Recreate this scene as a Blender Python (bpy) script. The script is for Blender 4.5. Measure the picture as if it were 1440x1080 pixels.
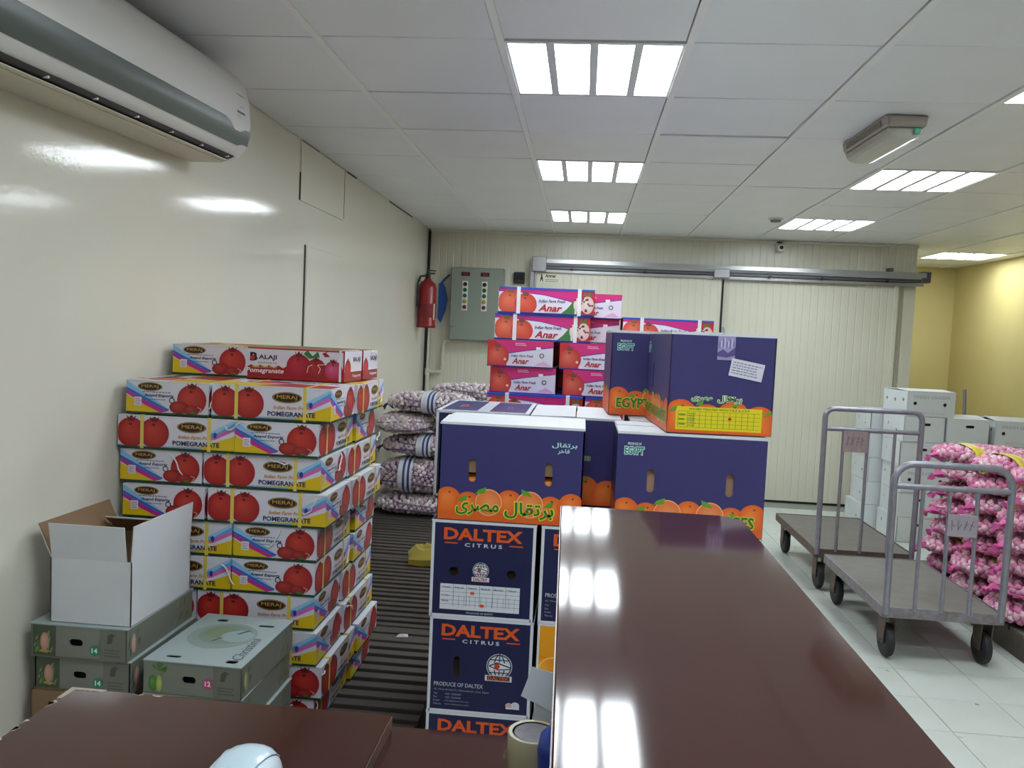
import bpy, bmesh, math, random
from mathutils import Matrix, Vector

scene = bpy.context.scene
for _o in list(bpy.data.objects):
    bpy.data.objects.remove(_o, do_unlink=True)
COL = scene.collection
PI = math.pi
CAM_H = 1.42

# ------------------------------------------------------------------ camera
cam_data = bpy.data.cameras.new('camera')
cam_data.sensor_fit = 'HORIZONTAL'
cam_data.sensor_width = 36.0
cam_data.lens = 1167.6 / 1440 * 36.0
cam_data.clip_start = 0.02
cam_ob = bpy.data.objects.new('camera', cam_data)
COL.objects.link(cam_ob)
_pi, _ya, _ro = 0.0608, -0.08368, 0.0450
_F = Vector((math.sin(_ya) * math.cos(_pi), math.cos(_ya) * math.cos(_pi), -math.sin(_pi)))
_R = Vector((math.cos(_ya), -math.sin(_ya), 0))
_U = _R.cross(_F)
_R2 = _R * math.cos(_ro) + _U * math.sin(_ro)
_U2 = -_R * math.sin(_ro) + _U * math.cos(_ro)
_m = Matrix((_R2, _U2, -_F)).transposed().to_4x4()
_m.translation = Vector((0, 0, CAM_H))
cam_ob.matrix_world = _m
scene.camera = cam_ob

# ------------------------------------------------------------------ world, exposure, lamp power
world = bpy.data.worlds.new('world')
world.use_nodes = True
world.node_tree.nodes['Background'].inputs[0].default_value = (0.6, 0.65, 0.7, 1)
world.node_tree.nodes['Background'].inputs[1].default_value = 0.05
scene.world = world
scene.view_settings.view_transform = 'Standard'
scene.view_settings.look = 'None'
scene.view_settings.gamma = 1
scene.view_settings.use_curve_mapping = False
scene.view_settings.exposure = 0.0
LAMP = 20.0            # emission strength of the ceiling lamp diffusers

# ------------------------------------------------------------------ helpers
def lin(c):
    c = c / 255.0
    return c / 12.92 if c <= 0.04045 else ((c + 0.055) / 1.055) ** 2.4

def rgb(h):
    h = h.lstrip('#')
    return (lin(int(h[0:2], 16)), lin(int(h[2:4], 16)), lin(int(h[4:6], 16)))

_mats = {}
def mat(name, col='#808080', rough=0.5, metal=0.0, spec=0.5, noise=None, bump=None, emit=None, trans=0.0, alpha=1.0, coat=0.0):
    """noise=(scale, second colour, amount) ; bump=(scale, strength)"""
    if name in _mats:
        return _mats[name]
    m = bpy.data.materials.new(name)
    m.use_nodes = True
    nt = m.node_tree
    b = nt.nodes['Principled BSDF']
    c = rgb(col)
    b.inputs['Base Color'].default_value = (*c, 1)
    b.inputs['Roughness'].default_value = rough
    b.inputs['Metallic'].default_value = metal
    b.inputs['Specular IOR Level'].default_value = spec
    b.inputs['Transmission Weight'].default_value = trans
    b.inputs['Alpha'].default_value = alpha
    b.inputs['Coat Weight'].default_value = coat
    tc = None
    if noise or bump:
        tc = nt.nodes.new('ShaderNodeTexCoord')
    if noise:
        n = nt.nodes.new('ShaderNodeTexNoise')
        sc = noise[0]
        if isinstance(sc, tuple):
            mp = nt.nodes.new('ShaderNodeMapping')
            mp.inputs['Scale'].default_value = sc
            nt.links.new(tc.outputs['Object'], mp.inputs['Vector'])
            nt.links.new(mp.outputs[0], n.inputs['Vector'])
            n.inputs['Scale'].default_value = 1.0
        else:
            nt.links.new(tc.outputs['Object'], n.inputs['Vector'])
            n.inputs['Scale'].default_value = sc
        n.inputs['Detail'].default_value = 5
        r = nt.nodes.new('ShaderNodeValToRGB')
        r.color_ramp.elements[0].position = 0.5 - noise[2] / 2
        r.color_ramp.elements[1].position = 0.5 + noise[2] / 2
        r.color_ramp.elements[0].color = (*rgb(noise[1]), 1)
        r.color_ramp.elements[1].color = (*c, 1)
        nt.links.new(n.outputs['Fac'], r.inputs[0])
        nt.links.new(r.outputs[0], b.inputs['Base Color'])
    if bump:
        n2 = nt.nodes.new('ShaderNodeTexNoise')
        nt.links.new(tc.outputs['Object'], n2.inputs['Vector'])
        n2.inputs['Scale'].default_value = bump[0]
        n2.inputs['Detail'].default_value = 3
        bp = nt.nodes.new('ShaderNodeBump')
        bp.inputs['Strength'].default_value = bump[1]
        bp.inputs['Distance'].default_value = 0.01
        nt.links.new(n2.outputs['Fac'], bp.inputs['Height'])
        nt.links.new(bp.outputs[0], b.inputs['Normal'])
    if emit:
        b.inputs['Emission Color'].default_value = (*rgb(emit[0]), 1)
        b.inputs['Emission Strength'].default_value = emit[1]
    _mats[name] = m
    return m

def ink_material():
    if 'printed_ink' in _mats:
        return _mats['printed_ink']
    m = bpy.data.materials.new('printed_ink')
    m.use_nodes = True
    nt = m.node_tree
    b = nt.nodes['Principled BSDF']
    a = nt.nodes.new('ShaderNodeVertexColor')
    a.layer_name = 'Col'
    nt.links.new(a.outputs['Color'], b.inputs['Base Color'])
    b.inputs['Roughness'].default_value = 0.42
    _mats['printed_ink'] = m
    return m

class G:
    """collects shapes and links them as one mesh"""
    def __init__(s):
        s.v = []; s.f = []; s.m = []; s.c = []
    def add(s, verts, faces, mi=0, col=None, mx=None):
        o = len(s.v)
        for p in verts:
            s.v.append(tuple(mx @ Vector(p)) if mx else tuple(p))
        for f in faces:
            s.f.append([i + o for i in f]); s.m.append(mi); s.c.append(col)
        return s
    def box(s, x0, x1, y0, y1, z0, z1, mi=0, col=None, mx=None):
        v = [(x0, y0, z0), (x1, y0, z0), (x1, y1, z0), (x0, y1, z0), (x0, y0, z1), (x1, y0, z1), (x1, y1, z1), (x0, y1, z1)]
        f = [(0, 3, 2, 1), (4, 5, 6, 7), (0, 1, 5, 4), (1, 2, 6, 5), (2, 3, 7, 6), (3, 0, 4, 7)]
        return s.add(v, f, mi, col, mx)
    def tube(s, pts, r, n=8, mi=0, closed=False, col=None):
        pts = [Vector(p) for p in pts]
        rs = r if isinstance(r, (list, tuple)) else [r] * len(pts)
        o = len(s.v); k = len(pts)
        prev = None
        for i, p in enumerate(pts):
            a = pts[(i - 1) % k] if (i > 0 or closed) else p
            b = pts[(i + 1) % k] if (i < k - 1 or closed) else p
            t = (b - a).normalized()
            if prev is None:
                up = Vector((0, 0, 1)) if abs(t.z) < 0.9 else Vector((1, 0, 0))
                x = t.cross(up).normalized()
            else:
                x = (prev - t * prev.dot(t)).normalized()
            prev = x
            y = t.cross(x)
            for j in range(n):
                q = p + (x * math.cos(2 * PI * j / n) + y * math.sin(2 * PI * j / n)) * rs[i]
                s.v.append(tuple(q))
        for i in range(k if closed else k - 1):
            for j in range(n):
                a = o + i * n + j; b = o + i * n + (j + 1) % n
                c = o + ((i + 1) % k) * n + (j + 1) % n; d = o + ((i + 1) % k) * n + j
                s.f.append([a, b, c, d]); s.m.append(mi); s.c.append(col)
        if not closed:
            s.f.append([o + j for j in range(n)][::-1]); s.m.append(mi); s.c.append(col)
            s.f.append([o + (k - 1) * n + j for j in range(n)]); s.m.append(mi); s.c.append(col)
        return s
    def lathe(s, prof, n=24, c=(0, 0, 0), mi=0, mx=None, col=None):
        o = len(s.v)
        for r, z in prof:
            for j in range(n):
                a = 2 * PI * j / n
                p = Vector((c[0] + r * math.cos(a), c[1] + r * math.sin(a), c[2] + z))
                s.v.append(tuple(mx @ p) if mx else tuple(p))
        for i in range(len(prof) - 1):
            for j in range(n):
                s.f.append([o + i * n + j, o + i * n + (j + 1) % n, o + (i + 1) * n + (j + 1) % n, o + (i + 1) * n + j])
                s.m.append(mi); s.c.append(col)
        if prof[0][0] > 1e-6:
            s.f.append([o + j for j in range(n)][::-1]); s.m.append(mi); s.c.append(col)
        if prof[-1][0] > 1e-6:
            s.f.append([o + (len(prof) - 1) * n + j for j in range(n)]); s.m.append(mi); s.c.append(col)
        return s
    def prism(s, poly, a, b, axis='y', mi=0, mx=None):
        """poly of 2D points extruded along an axis: 'y' -> (x,z), 'x' -> (y,z), 'z' -> (x,y)"""
        def P(p, t):
            return {'y': (p[0], t, p[1]), 'x': (t, p[0], p[1]), 'z': (p[0], p[1], t)}[axis]
        n = len(poly)
        v = [P(p, a) for p in poly] + [P(p, b) for p in poly]
        f = [list(range(n)), list(range(2 * n - 1, n - 1, -1))]
        f += [[i, i + n, (i + 1) % n + n, (i + 1) % n] for i in range(n)]
        return s.add(v, f, mi, None, mx)
    def mesh(s, name, mats, smooth=None, bevel=0.0, seg=1, fix=False):
        me = bpy.data.meshes.new(name)
        me.from_pydata(s.v, [], s.f)
        mats = mats if isinstance(mats, (list, tuple)) else [mats]
        for m in mats:
            me.materials.append(m)
        for p, i in zip(me.polygons, s.m):
            p.material_index = i
        if any(c is not None for c in s.c):
            at = me.color_attributes.new('Col', 'FLOAT_COLOR', 'CORNER')
            buf = []
            for f, c in zip(s.f, s.c):
                if c is None:
                    c = (1, 1, 1)
                if isinstance(c[0], (tuple, list)):
                    for q in c:
                        buf += [q[0], q[1], q[2], 1]
                else:
                    buf += [c[0], c[1], c[2], 1] * len(f)
            at.data.foreach_set('color', buf)
        if bevel or fix:
            bm = bmesh.new(); bm.from_mesh(me)
            if fix:
                bmesh.ops.recalc_face_normals(bm, faces=bm.faces)
            if bevel:
                es = [e for e in bm.edges if len(e.link_faces) == 2 and e.calc_face_angle(0) > 0.5]
                bmesh.ops.bevel(bm, geom=es, offset=bevel, segments=seg, profile=0.5, affect='EDGES')
            bm.to_mesh(me); bm.free()
        if smooth is not None:
            me.shade_smooth()
            me.set_sharp_from_angle(angle=math.radians(smooth))
        return me
    def obj(s, name, mats, parent=None, smooth=None, bevel=0.0, seg=1, loc=None, fix=False):
        return put(name, s.mesh(name, mats, smooth, bevel, seg, fix), parent, loc)

def put(name, me, parent=None, loc=None, rot=None):
    o = bpy.data.objects.new(name, me)
    COL.objects.link(o)
    if parent:
        o.parent = parent
    if loc:
        o.location = loc
    if rot:
        o.rotation_euler = rot
    return o

def tag(o, label, cat, group=None):
    o['label'] = label; o['category'] = cat
    if group:
        o['group'] = group
    return o

def thing(name, label, cat, loc=(0, 0, 0), rz=0.0, group=None):
    o = bpy.data.objects.new(name, None)
    o.empty_display_size = 0.05
    COL.objects.link(o)
    o.location = loc; o.rotation_euler = (0, 0, rz)
    return tag(o, label, cat, group)

def struct(o):
    o['kind'] = 'structure'
    return o

ORD = ['top', 'second', 'third', 'fourth', 'fifth', 'sixth', 'seventh', 'eighth', 'ninth', 'tenth', 'eleventh', 'twelfth', 'thirteenth', 'fourteenth']

# ------------------------------------------------------------------ lettering and printed artwork
_tcache = {}
def text_shape(s, bold=0.0, shear=0.0):
    key = (s, bold, shear)
    if key in _tcache:
        return _tcache[key]
    c = bpy.data.curves.new('lettering', 'FONT')
    c.body = s; c.resolution_u = 2; c.offset = bold; c.shear = shear
    o = bpy.data.objects.new('lettering', c)
    COL.objects.link(o)
    bpy.context.view_layer.update()
    me = bpy.data.meshes.new_from_object(o.evaluated_get(bpy.context.evaluated_depsgraph_get()))
    vs = [(v.co.x, v.co.y) for v in me.vertices]
    fs = [list(p.vertices) for p in me.polygons]
    bpy.data.objects.remove(o, do_unlink=True)
    bpy.data.meshes.remove(me); bpy.data.curves.remove(c)
    x0 = min(v[0] for v in vs); x1 = max(v[0] for v in vs)
    y0 = min(v[1] for v in vs); y1 = max(v[1] for v in vs)
    vs = [((x - x0) / max(1e-6, x1 - x0), (y - y0) / max(1e-6, y1 - y0)) for x, y in vs]
    _tcache[key] = (vs, fs)
    return vs, fs

class Art:
    """flat print of one carton side; x right, y up, metres from the lower left corner"""
    def __init__(s, w, h):
        s.w = w; s.h = h; s.g = G(); s.n = 1
    def _v(s, pts, up=1):
        y = -0.00009 * s.n - 0.0002
        s.n += up
        return [(p[0], y, p[1]) for p in pts]
    def poly(s, pts, col):
        c = rgb(col) if isinstance(col, str) else col
        v = s._v(pts)
        s.g.add(v, [list(range(len(v)))], 0, c)
        return s
    def rect(s, x0, y0, x1, y1, col):
        return s.poly([(x0, y0), (x1, y0), (x1, y1), (x0, y1)], col)
    def frame(s, x0, y0, x1, y1, t, col):
        for a in ((x0, y0, x1, y0 + t), (x0, y1 - t, x1, y1), (x0, y0, x0 + t, y1), (x1 - t, y0, x1, y1)):
            s.n -= 0
            s.rect(*a, col); s.n -= 1
        s.n += 1
        return s
    def ell(s, cx, cy, rx, ry, col, hi=None, hx=-0.3, hy=0.3, n=22, a0=0, a1=2 * PI, clip=None):
        c = rgb(col)
        h = rgb(hi) if hi else c
        full = abs(a1 - a0 - 2 * PI) < 1e-6
        k = n if full else n + 1
        pts = [(cx + rx * math.cos(a0 + (a1 - a0) * i / n), cy + ry * math.sin(a0 + (a1 - a0) * i / n)) for i in range(k)]
        if clip:
            pts = [(min(max(x, clip[0]), clip[2]), min(max(y, clip[1]), clip[3])) for x, y in pts]
        ctr = (cx + rx * hx, cy + ry * hy) if full else (cx, cy)
        if clip:
            ctr = (min(max(ctr[0], clip[0]), clip[2]), min(max(ctr[1], clip[1]), clip[3]))
        v = s._v([ctr] + pts)
        for i in range(k if full else k - 1):
            s.g.add([v[0], v[1 + i], v[1 + (i + 1) % k]], [[0, 1, 2]], 0, (h, c, c))
        return s
    def ring(s, cx, cy, rx, ry, t, col, n=20):
        c = rgb(col)
        a = [(cx + rx * math.cos(2 * PI * i / n), cy + ry * math.sin(2 * PI * i / n)) for i in range(n)]
        b = [(cx + (rx - t) * math.cos(2 * PI * i / n), cy + (ry - t) * math.sin(2 * PI * i / n)) for i in range(n)]
        v = s._v(a + b)
        s.g.add(v, [[i, (i + 1) % n, n + (i + 1) % n, n + i] for i in range(n)], 0, c)
        return s
    def line(s, pts, t, col):
        for (x0, y0), (x1, y1) in zip(pts, pts[1:]):
            dx, dy = x1 - x0, y1 - y0
            l = math.hypot(dx, dy) or 1
            nx, ny = -dy / l * t / 2, dx / l * t / 2
            s.poly([(x0 + nx, y0 + ny), (x0 - nx, y0 - ny), (x1 - nx, y1 - ny), (x1 + nx, y1 + ny)], col)
            s.n -= 1
        s.n += 1
        return s
    def text(s, t, x0, y0, w, h, col, bold=0.0, shear=0.0, rot=0.0):
        vs, fs = text_shape(t, bold, shear)
        c = rgb(col)
        ca, sa = math.cos(rot), math.sin(rot)
        pts = []
        for x, y in vs:
            X, Y = x * w, y * h
            pts.append((x0 + X * ca - Y * sa, y0 + X * sa + Y * ca))
        s.g.add(s._v(pts), fs, 0, c)
        return s
    def otext(s, t, x0, y0, w, h, col, oc, bold=0.0, shear=0.0, o=0.03):
        e = h * 0.07
        s.text(t, x0 - e, y0 - e, w + 2 * e, h + 2 * e, oc, bold + o, shear)
        return s.text(t, x0, y0, w, h, col, bold, shear)
    def scribble(s, x0, y0, w, h, col, rows, seed=1, t=None):
        """rows of tiny unreadable print"""
        rnd = random.Random(seed)
        rh = h / rows
        for r in range(rows):
            x = x0
            y = y0 + h - (r + 0.5) * rh
            while x < x0 + w * (0.75 + 0.25 * rnd.random()):
                l = w * rnd.uniform(0.05, 0.14)
                s.rect(x, y - rh * 0.22, min(x + l, x0 + w), y + rh * 0.22, col); s.n -= 1
                x += l + w * 0.025
        s.n += 1
        return s
    def mesh(s, name):
        return s.g.mesh(name, ink_material())

def pomegranate(a, cx, cy, r, col='#A0181E', hi='#CC3E30', dark='#6E0F14', clip=None):
    a.ell(cx, cy, r, r * 1.0, col, hi, -0.25, 0.25, clip=clip)
    b = cy + r * 0.86
    k = []
    for i in range(5):
        x = cx - r * 0.34 + r * 0.17 * i
        k.append((x, b + (r * 0.36 if i % 2 == 0 else r * 0.12)))
    a.poly([(cx - r * 0.2, b - r * 0.12)] + [(max(x, clip[0]) if clip else x, min(y, clip[3]) if clip else y) for x, y in k] + [(cx + r * 0.2, b - r * 0.12)], dark)
    a.ell(cx - r * 0.05, cy + r * 0.55, r * 0.13, r * 0.09, dark, n=8)

def meraj_oval(a, cx, cy, rx, ry):
    a.ell(cx, cy, rx, ry, '#2A1410')
    a.ring(cx, cy, rx * 0.95, ry * 0.92, ry * 0.1, '#C79A3C')
    a.text('MERAJ', cx - rx * 0.68, cy - ry * 0.42, rx * 1.36, ry * 0.84, '#D9A94A', 0.0)

PL, PW, PH = 0.385, 0.272, 0.107
def art_meraj_long():
    w, h = PL, PH
    a = Art(w, h)
    a.rect(0, 0, w, h, '#DDDAE6')
    a.poly([(w * .42, h * .10), (w * .62, h * .06), (w, h * .06), (w, h * .50), (w * .84, h * .30), (w * .70, h * .13)], '#E2BE12')
    a.poly([(w * .78, h * .44), (w * .83, h * .36), (w, h * .66), (w, h * .78)], '#D76BB4')
    a.poly([(w * .78, h * .52), (w * .80, h * .44), (w, h * .78), (w, h * .97)], '#5FA3DA')
    a.poly([(w * .80, h * .60), (w * .84, h * .54), (w, h * .90), (w, h * .99)], '#9CC9EC')
    a.ell(w * .835, h * .50, w * .016, h * .09, '#2B3FA0')
    a.rect(0, h * .055, w * .72, h * .10, '#7FA9D8')
    a.rect(0, 0, w, h * .06, '#123F22')
    pomegranate(a, w * .115, h * .47, h * .45, clip=(0.001, h * .06, w, h * .985))
    pomegranate(a, w * .315, h * .47, h * .46, clip=(0, h * .06, w, h * .97))
    meraj_oval(a, w * .635, h * .70, w * .125, h * .165)
    a.text('Indian Farm Fresh', w * .52, h * .35, w * .30, h * .11, '#D08A1E', 0.02, 0.3)
    a.text('POMEGRANATE', w * .475, h * .14, w * .40, h * .145, '#1B2258', 0.028)
    return a.mesh('front_print')

def art_meraj_end():
    w, h = PW, PH
    a = Art(w, h)
    a.rect(0, 0, w, h, '#DDDAE6')
    a.poly([(0, h * .06), (w * .42, h * .06), (w * .2, h * .30), (0, h * .56)], '#E2BE12')
    a.poly([(0, h * .60), (0, h * .70), (w * .30, h * .32), (w * .50, h * .10), (w * .42, h * .06), (w * .22, h * .28)], '#C2278F')
    a.poly([(0, h * .70), (0, h * .80), (w * .32, h * .40), (w * .53, h * .16), (w * .50, h * .10), (w * .30, h * .32)], '#3C6CC4')
    a.poly([(0, h * .82), (0, h * .98), (w * .34, h * .46), (w * .50, h * .22), (w * .32, h * .40)], '#8CC3EA')
    a.rect(0, 0, w, h * .06, '#123F22')
    a.rect(w * .10, h * .24, w * .19, h * .50, '#E9DDE6')
    a.scribble(w * .11, h * .26, w * .07, h * .2, '#7B6A9A', 4, 5)
    meraj_oval(a, w * .29, h * .82, w * .15, h * .13)
    a.text('Anand Exports', w * .22, h * .50, w * .36, h * .11, '#232B66', 0.03, 0.2)
    a.scribble(w * .20, h * .64, w * .34, h * .05, '#5A5A78', 1, 3)
    a.scribble(w * .28, h * .42, w * .2, h * .05, '#5A5A78', 1, 4)
    a.ring(w * .56, h * .44, h * .09, h * .09, h * .03, '#333746')
    pomegranate(a, w * .80, h * .48, h * .45, clip=(0, h * .06, w * .995, h * .985))
    a.ell(w * .65, h * .24, w * .12, h * .19, '#8E151B', '#B83A30', clip=(0, h * .06, w, h))
    a.ell(w * .80, h * .18, w * .10, h * .14, '#86121A', '#B03A34', clip=(0, h * .06, w, h))
    a.line([(w * .88, h * .09), (w * .92, h * .22), (w * .87, h * .27)], h * .015, '#E8C8C0')
    a.ell(w * .82, h * .10, w * .035, h * .03, '#3F7A2A')
    return a.mesh('end_print')

def art_meraj_top():
    w, h = PL, PW
    a = Art(w, h)
    a.rect(0, 0, w, h, '#D6D0D8')
    a.poly([(w * .05, 0), (w * .6, 0), (w * .4, h * .45), (0, h * .5), (0, 0)], '#D9B92C')
    a.poly([(w * .35, h * .1), (w * .98, h * .06), (w * .98, h * .5), (w * .5, h * .62)], '#A03038')
    a.ell(w * .3, h * .7, w * .2, h * .2, '#B5202A', '#D6473B')
    a.text('POMEGRANATE', w * .3, h * .75, w * .6, h * .15, '#1B2258', 0.04)
    return a.mesh('top_print')

BL, BW, BH = 0.373, 0.19, 0.108
def art_balaji():
    w, h = BL, BH
    a = Art(w, h)
    a.rect(0, 0, w, h, '#DEDAE8')
    pts = [(0, 0), (w, 0), (w, h * .30)]
    n = 22
    for i in range(n):
        x = w * (0.98 - i * 0.98 / n)
        pts.append((x, h * (0.36 if i % 2 else 0.44)))
    pts.append((0, h * .40))
    a.poly(pts, '#A3141D')
    a.frame(0, 0, w, h, h * .045, '#B31521')
    a.text('B', w * .075, h * .56, w * .075, h * .28, '#1E1416', 0.05)
    a.ell(w * .10, h * .66, w * .022, h * .07, '#C4232B')
    a.text('ALAJI', w * .16, h * .58, w * .18, h * .19, '#1E1416', 0.03)
    a.text('EXPORTS', w * .16, h * .475, w * .18, h * .06, '#4A4650', 0.0)
    a.text('Indian Farm Fresh', w * .10, h * .34, w * .24, h * .085, '#E4B51C', 0.02)
    a.text('Pomegranate', w * .04, h * .14, w * .37, h * .20, '#EFE7EC', 0.02, 0.25)
    a.poly([(w * .60, h * .86), (w * .64, h * .98), (w * .69, h * .80), (w * .74, h * .96), (w * .76, h * .78), (w * .66, h * .70)], '#2F7A38')
    a.poly([(w * .78, h * .90), (w * .81, h * .78), (w * .86, h * .80), (w * .82, h * .92), (w * .85, h * .98)], '#A81720')
    a.poly([(w * .86, h * .72), (w * .92, h * .64), (w * .86, h * .56)], '#3E8A45')
    pomegranate(a, w * .555, h * .44, h * .41, '#9E1028', '#C02A42', clip=(0, h * .05, w, h * .96))
    pomegranate(a, w * .725, h * .38, h * .34, '#96121C', '#B82C34', clip=(0, h * .05, w * .98, h))
    pomegranate(a, w * .895, h * .36, h * .31, '#AE1A42', '#D86088', clip=(0, h * .05, w * .985, h))
    a.line([(w * .64, h * .25), (w * .65, h * .45), (w * .69, h * .52)], h * .02, '#F0DCD8')
    a.line([(w * .75, h * .24), (w * .77, h * .40), (w * .74, h * .52), (w * .82, h * .55)], h * .02, '#F0DCD8')
    return a.mesh('front_print')

def art_balaji_end():
    w, h = BW, BH
    a = Art(w, h)
    a.rect(0, 0, w, h, '#D9D5DF')
    a.rect(0, 0, w, h * .32, '#8E2A2C')
    pomegranate(a, w * .18, h * .42, h * .30, '#A8141E', '#C8323A', clip=(0.001, 0.001, w, h))
    a.text('BALAJI', w * .48, h * .60, w * .42, h * .2, '#1E1416', 0.03)
    a.text('Pomegranate', w * .45, h * .10, w * .48, h * .14, '#E8DADA', 0.02, 0.25)
    return a.mesh('end_print')

AL, AW, AH = 0.385, 0.265, 0.106
def art_anar_long():
    w, h = AL, AH
    a = Art(w, h)
    a.rect(0, 0, w, h, '#E4DDEA')
    a.poly([(0, h * .84), (w * .22, h * .82), (w * .48, h * .74), (w * .72, h * .56), (w * .85, h * .42), (w, h * .40), (w, h), (0, h)], '#D0287E')
    a.line([(0, h * .84), (w * .22, h * .82), (w * .48, h * .74), (w * .72, h * .56), (w * .85, h * .42)], h * .025, '#34308C')
    a.rect(w * .82, h * .07, w, h * .93, '#C2282C')
    a.poly([(w * .66, h * .07), (w * .80, h * .07), (w * .80, h * .62), (w * .72, h * .26)], '#3F7E3A')
    pomegranate(a, w * .125, h * .42, h * .48, '#CE4A36', '#E8785A', '#8A5A3A', clip=(0.001, h * .07, w, h * .93))
    pomegranate(a, w * .285, h * .36, h * .43, '#CC4232', '#E6694E', '#7A4A34', clip=(0, h * .07, w, h * .93))
    a.ell(w * .84, h * .42, w * .055, h * .28, '#E6C9C0', '#F0DDD4')
    a.ell(w * .93, h * .42, w * .065, h * .33, '#D8B8B2', '#EBD8CF')
    rnd = random.Random(3)
    for i in range(18):
        a.ell(w * rnd.uniform(.80, .98), h * rnd.uniform(.16, .68), w * .012, h * .04, '#7A2030', n=6); a.n -= 1
    a.n += 1
    a.poly([(w * .88, h * .74), (w * .90, h * .92), (w * .92, h * .80), (w * .95, h * .93), (w * .97, h * .74)], '#6B6A3A')
    a.text('Indian Farm Fresh', w * .42, h * .46, w * .28, h * .12, '#2C2C6E', 0.02, 0.3)
    a.text('Anar', w * .42, h * .12, w * .25, h * .27, '#B5202C', 0.03, 0.3)
    a.rect(0, h * .93, w, h, '#2B4FC0')
    a.rect(0, 0, w, h * .065, '#232A84')
    return a.mesh('front_print')

def art_anar_end():
    w, h = AW, AH
    a = Art(w, h)
    a.rect(0, 0, w, h, '#DAD3E2')
    a.poly([(0, 0), (w * .30, 0), (w * .28, h * .50), (w, h * .78), (w, h), (0, h)], '#CF2A76')
    a.poly([(0, 0), (w * .28, 0), (w * .22, h * .6), (w * .12, h), (0, h)], '#C02A30')
    a.line([(w * .26, h * .48), (w * .55, h * .62), (w, h * .79)], h * .03, '#34308C')
    a.poly([(w * .72, h * .08), (w * .86, h * .26), (w * .98, h * .08)], '#DDA6C4')
    pomegranate(a, w * .155, h * .38, h * .44, '#B93030', '#DE6A52', '#7A4030', clip=(0.001, 0.001, w, h * .97))
    a.ell(w * .27, h * .28, w * .02, h * .05, '#EBC8B8')
    a.text('Indian Farm Fresh', w * .36, h * .38, w * .34, h * .10, '#2C2C6E', 0.02, 0.3)
    a.text('Anar', w * .38, h * .12, w * .26, h * .22, '#B5202C', 0.03, 0.3)
    a.ring(w * .83, h * .46, h * .09, h * .09, h * .03, '#2E3048')
    a.scribble(w * .42, h * .80, w * .18, h * .12, '#E9C6DC', 2, 8)
    a.rect(w * .74, h * .68, w * .81, h * .78, '#EFEAF2')
    a.rect(0, 0, w, h * .04, '#232A84')
    return a.mesh('end_print')

EL, EW, EH = 0.388, 0.275, 0.262
NAVY = '#39356E'
def orange_row(a, w, h, spots):
    for i, (x, r, half) in enumerate(spots):
        cy = h * .30 - r if i % 2 else h * .34 - r
        if half:
            a.ell(x, h * .20, r, r, '#E8702E', '#F29A60', 0, 0, clip=(0.001, 0.001, w - .001, h))
            a.ring(x, h * .20, r, r, r * .08, '#F4B183')
        else:
            a.ell(x, cy, r, r, '#E25E1E', '#F58A3C', -0.2, 0.3, clip=(0.001, 0.001, w - .001, h))
            a.ell(x + r * .1, cy + r * .62, r * .09, r * .07, '#8A3A12', n=8)
def leaves(a, spots, s):
    for x, y, d in spots:
        a.poly([(x, y), (x + d * s, y + s * .15), (x + d * s * 1.15, y + s * .75), (x + d * s * .35, y + s * .45)], '#5E9E2E')

def egypt_field(w, h, n=7):
    a = Art(w, h)
    a.rect(0.001, 0.001, w - .001, h * .20, '#DE6424')
    step = w / n
    sp = [(step * (i + .5), step * .66, i in (2, 4) and n > 5) for i in range(n)]
    orange_row(a, w, h, [s for s in sp if not s[2]] + [s for s in sp if s[2]])
    leaves(a, [(w * .26, h * .28, 1), (w * .66, h * .28, -1) if n > 5 else (w * .6, h * .28, 1)], w * .07)
    return a

AR1 = '\ufedd\ufe8e\ufed8\ufe97\ufeae\ufe91'      # برتقال in presentation forms, visual order
AR2 = '\ufeef\ufeae\ufebc\ufee3'                  # مصرى
AR3 = '\ufeae\ufea7\ufe8e\ufed3'                  # فاخر
def egypt_logo(a, x, y, w, h):
    a.otext('EGYPT', x, y, w, h * .62, '#2E8F86', '#DDEFF0', 0.04, 0.0, 0.06)
    a.text('PRODUCE OF', x + w * .15, y + h * .75, w * .7, h * .2, '#CFE6E6', 0.03)

def art_egypt_arabic():
    w, h = EL, EH
    a = egypt_field(w, h)
    leaves(a, [(w * .14, h * .20, 1), (w * .74, h * .18, 1)], w * .06)
    a.otext(AR1, w * .47, h * .05, w * .34, h * .17, '#1E7A2A', '#E4D84A', 0.02, 0, .04)
    a.otext(AR2, w * .13, h * .06, w * .30, h * .13, '#1E7A2A', '#E4D84A', 0.02, 0, .04)
    a.otext(AR1, w * .78, h * .80, w * .17, h * .055, '#E4F0F2', '#58A8B8', 0.0, 0, .04)
    a.otext(AR3, w * .82, h * .74, w * .08, h * .055, '#E4F0F2', '#58A8B8', 0.0, 0, .04)
    return a.mesh('front_print')

def art_egypt_english():
    w, h = EL, EH
    a = egypt_field(w, h)
    leaves(a, [(w * .14, h * .20, 1), (w * .74, h * .18, 1)], w * .06)
    a.otext('EGYPTIAN ORANGES', w * .06, h * .09, w * .88, h * .12, '#1E7A2A', '#D6D84A', 0.03, 0, .03)
    egypt_logo(a, w * .05, h * .78, w * .13, h * .13)
    return a.mesh('front_print')

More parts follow.
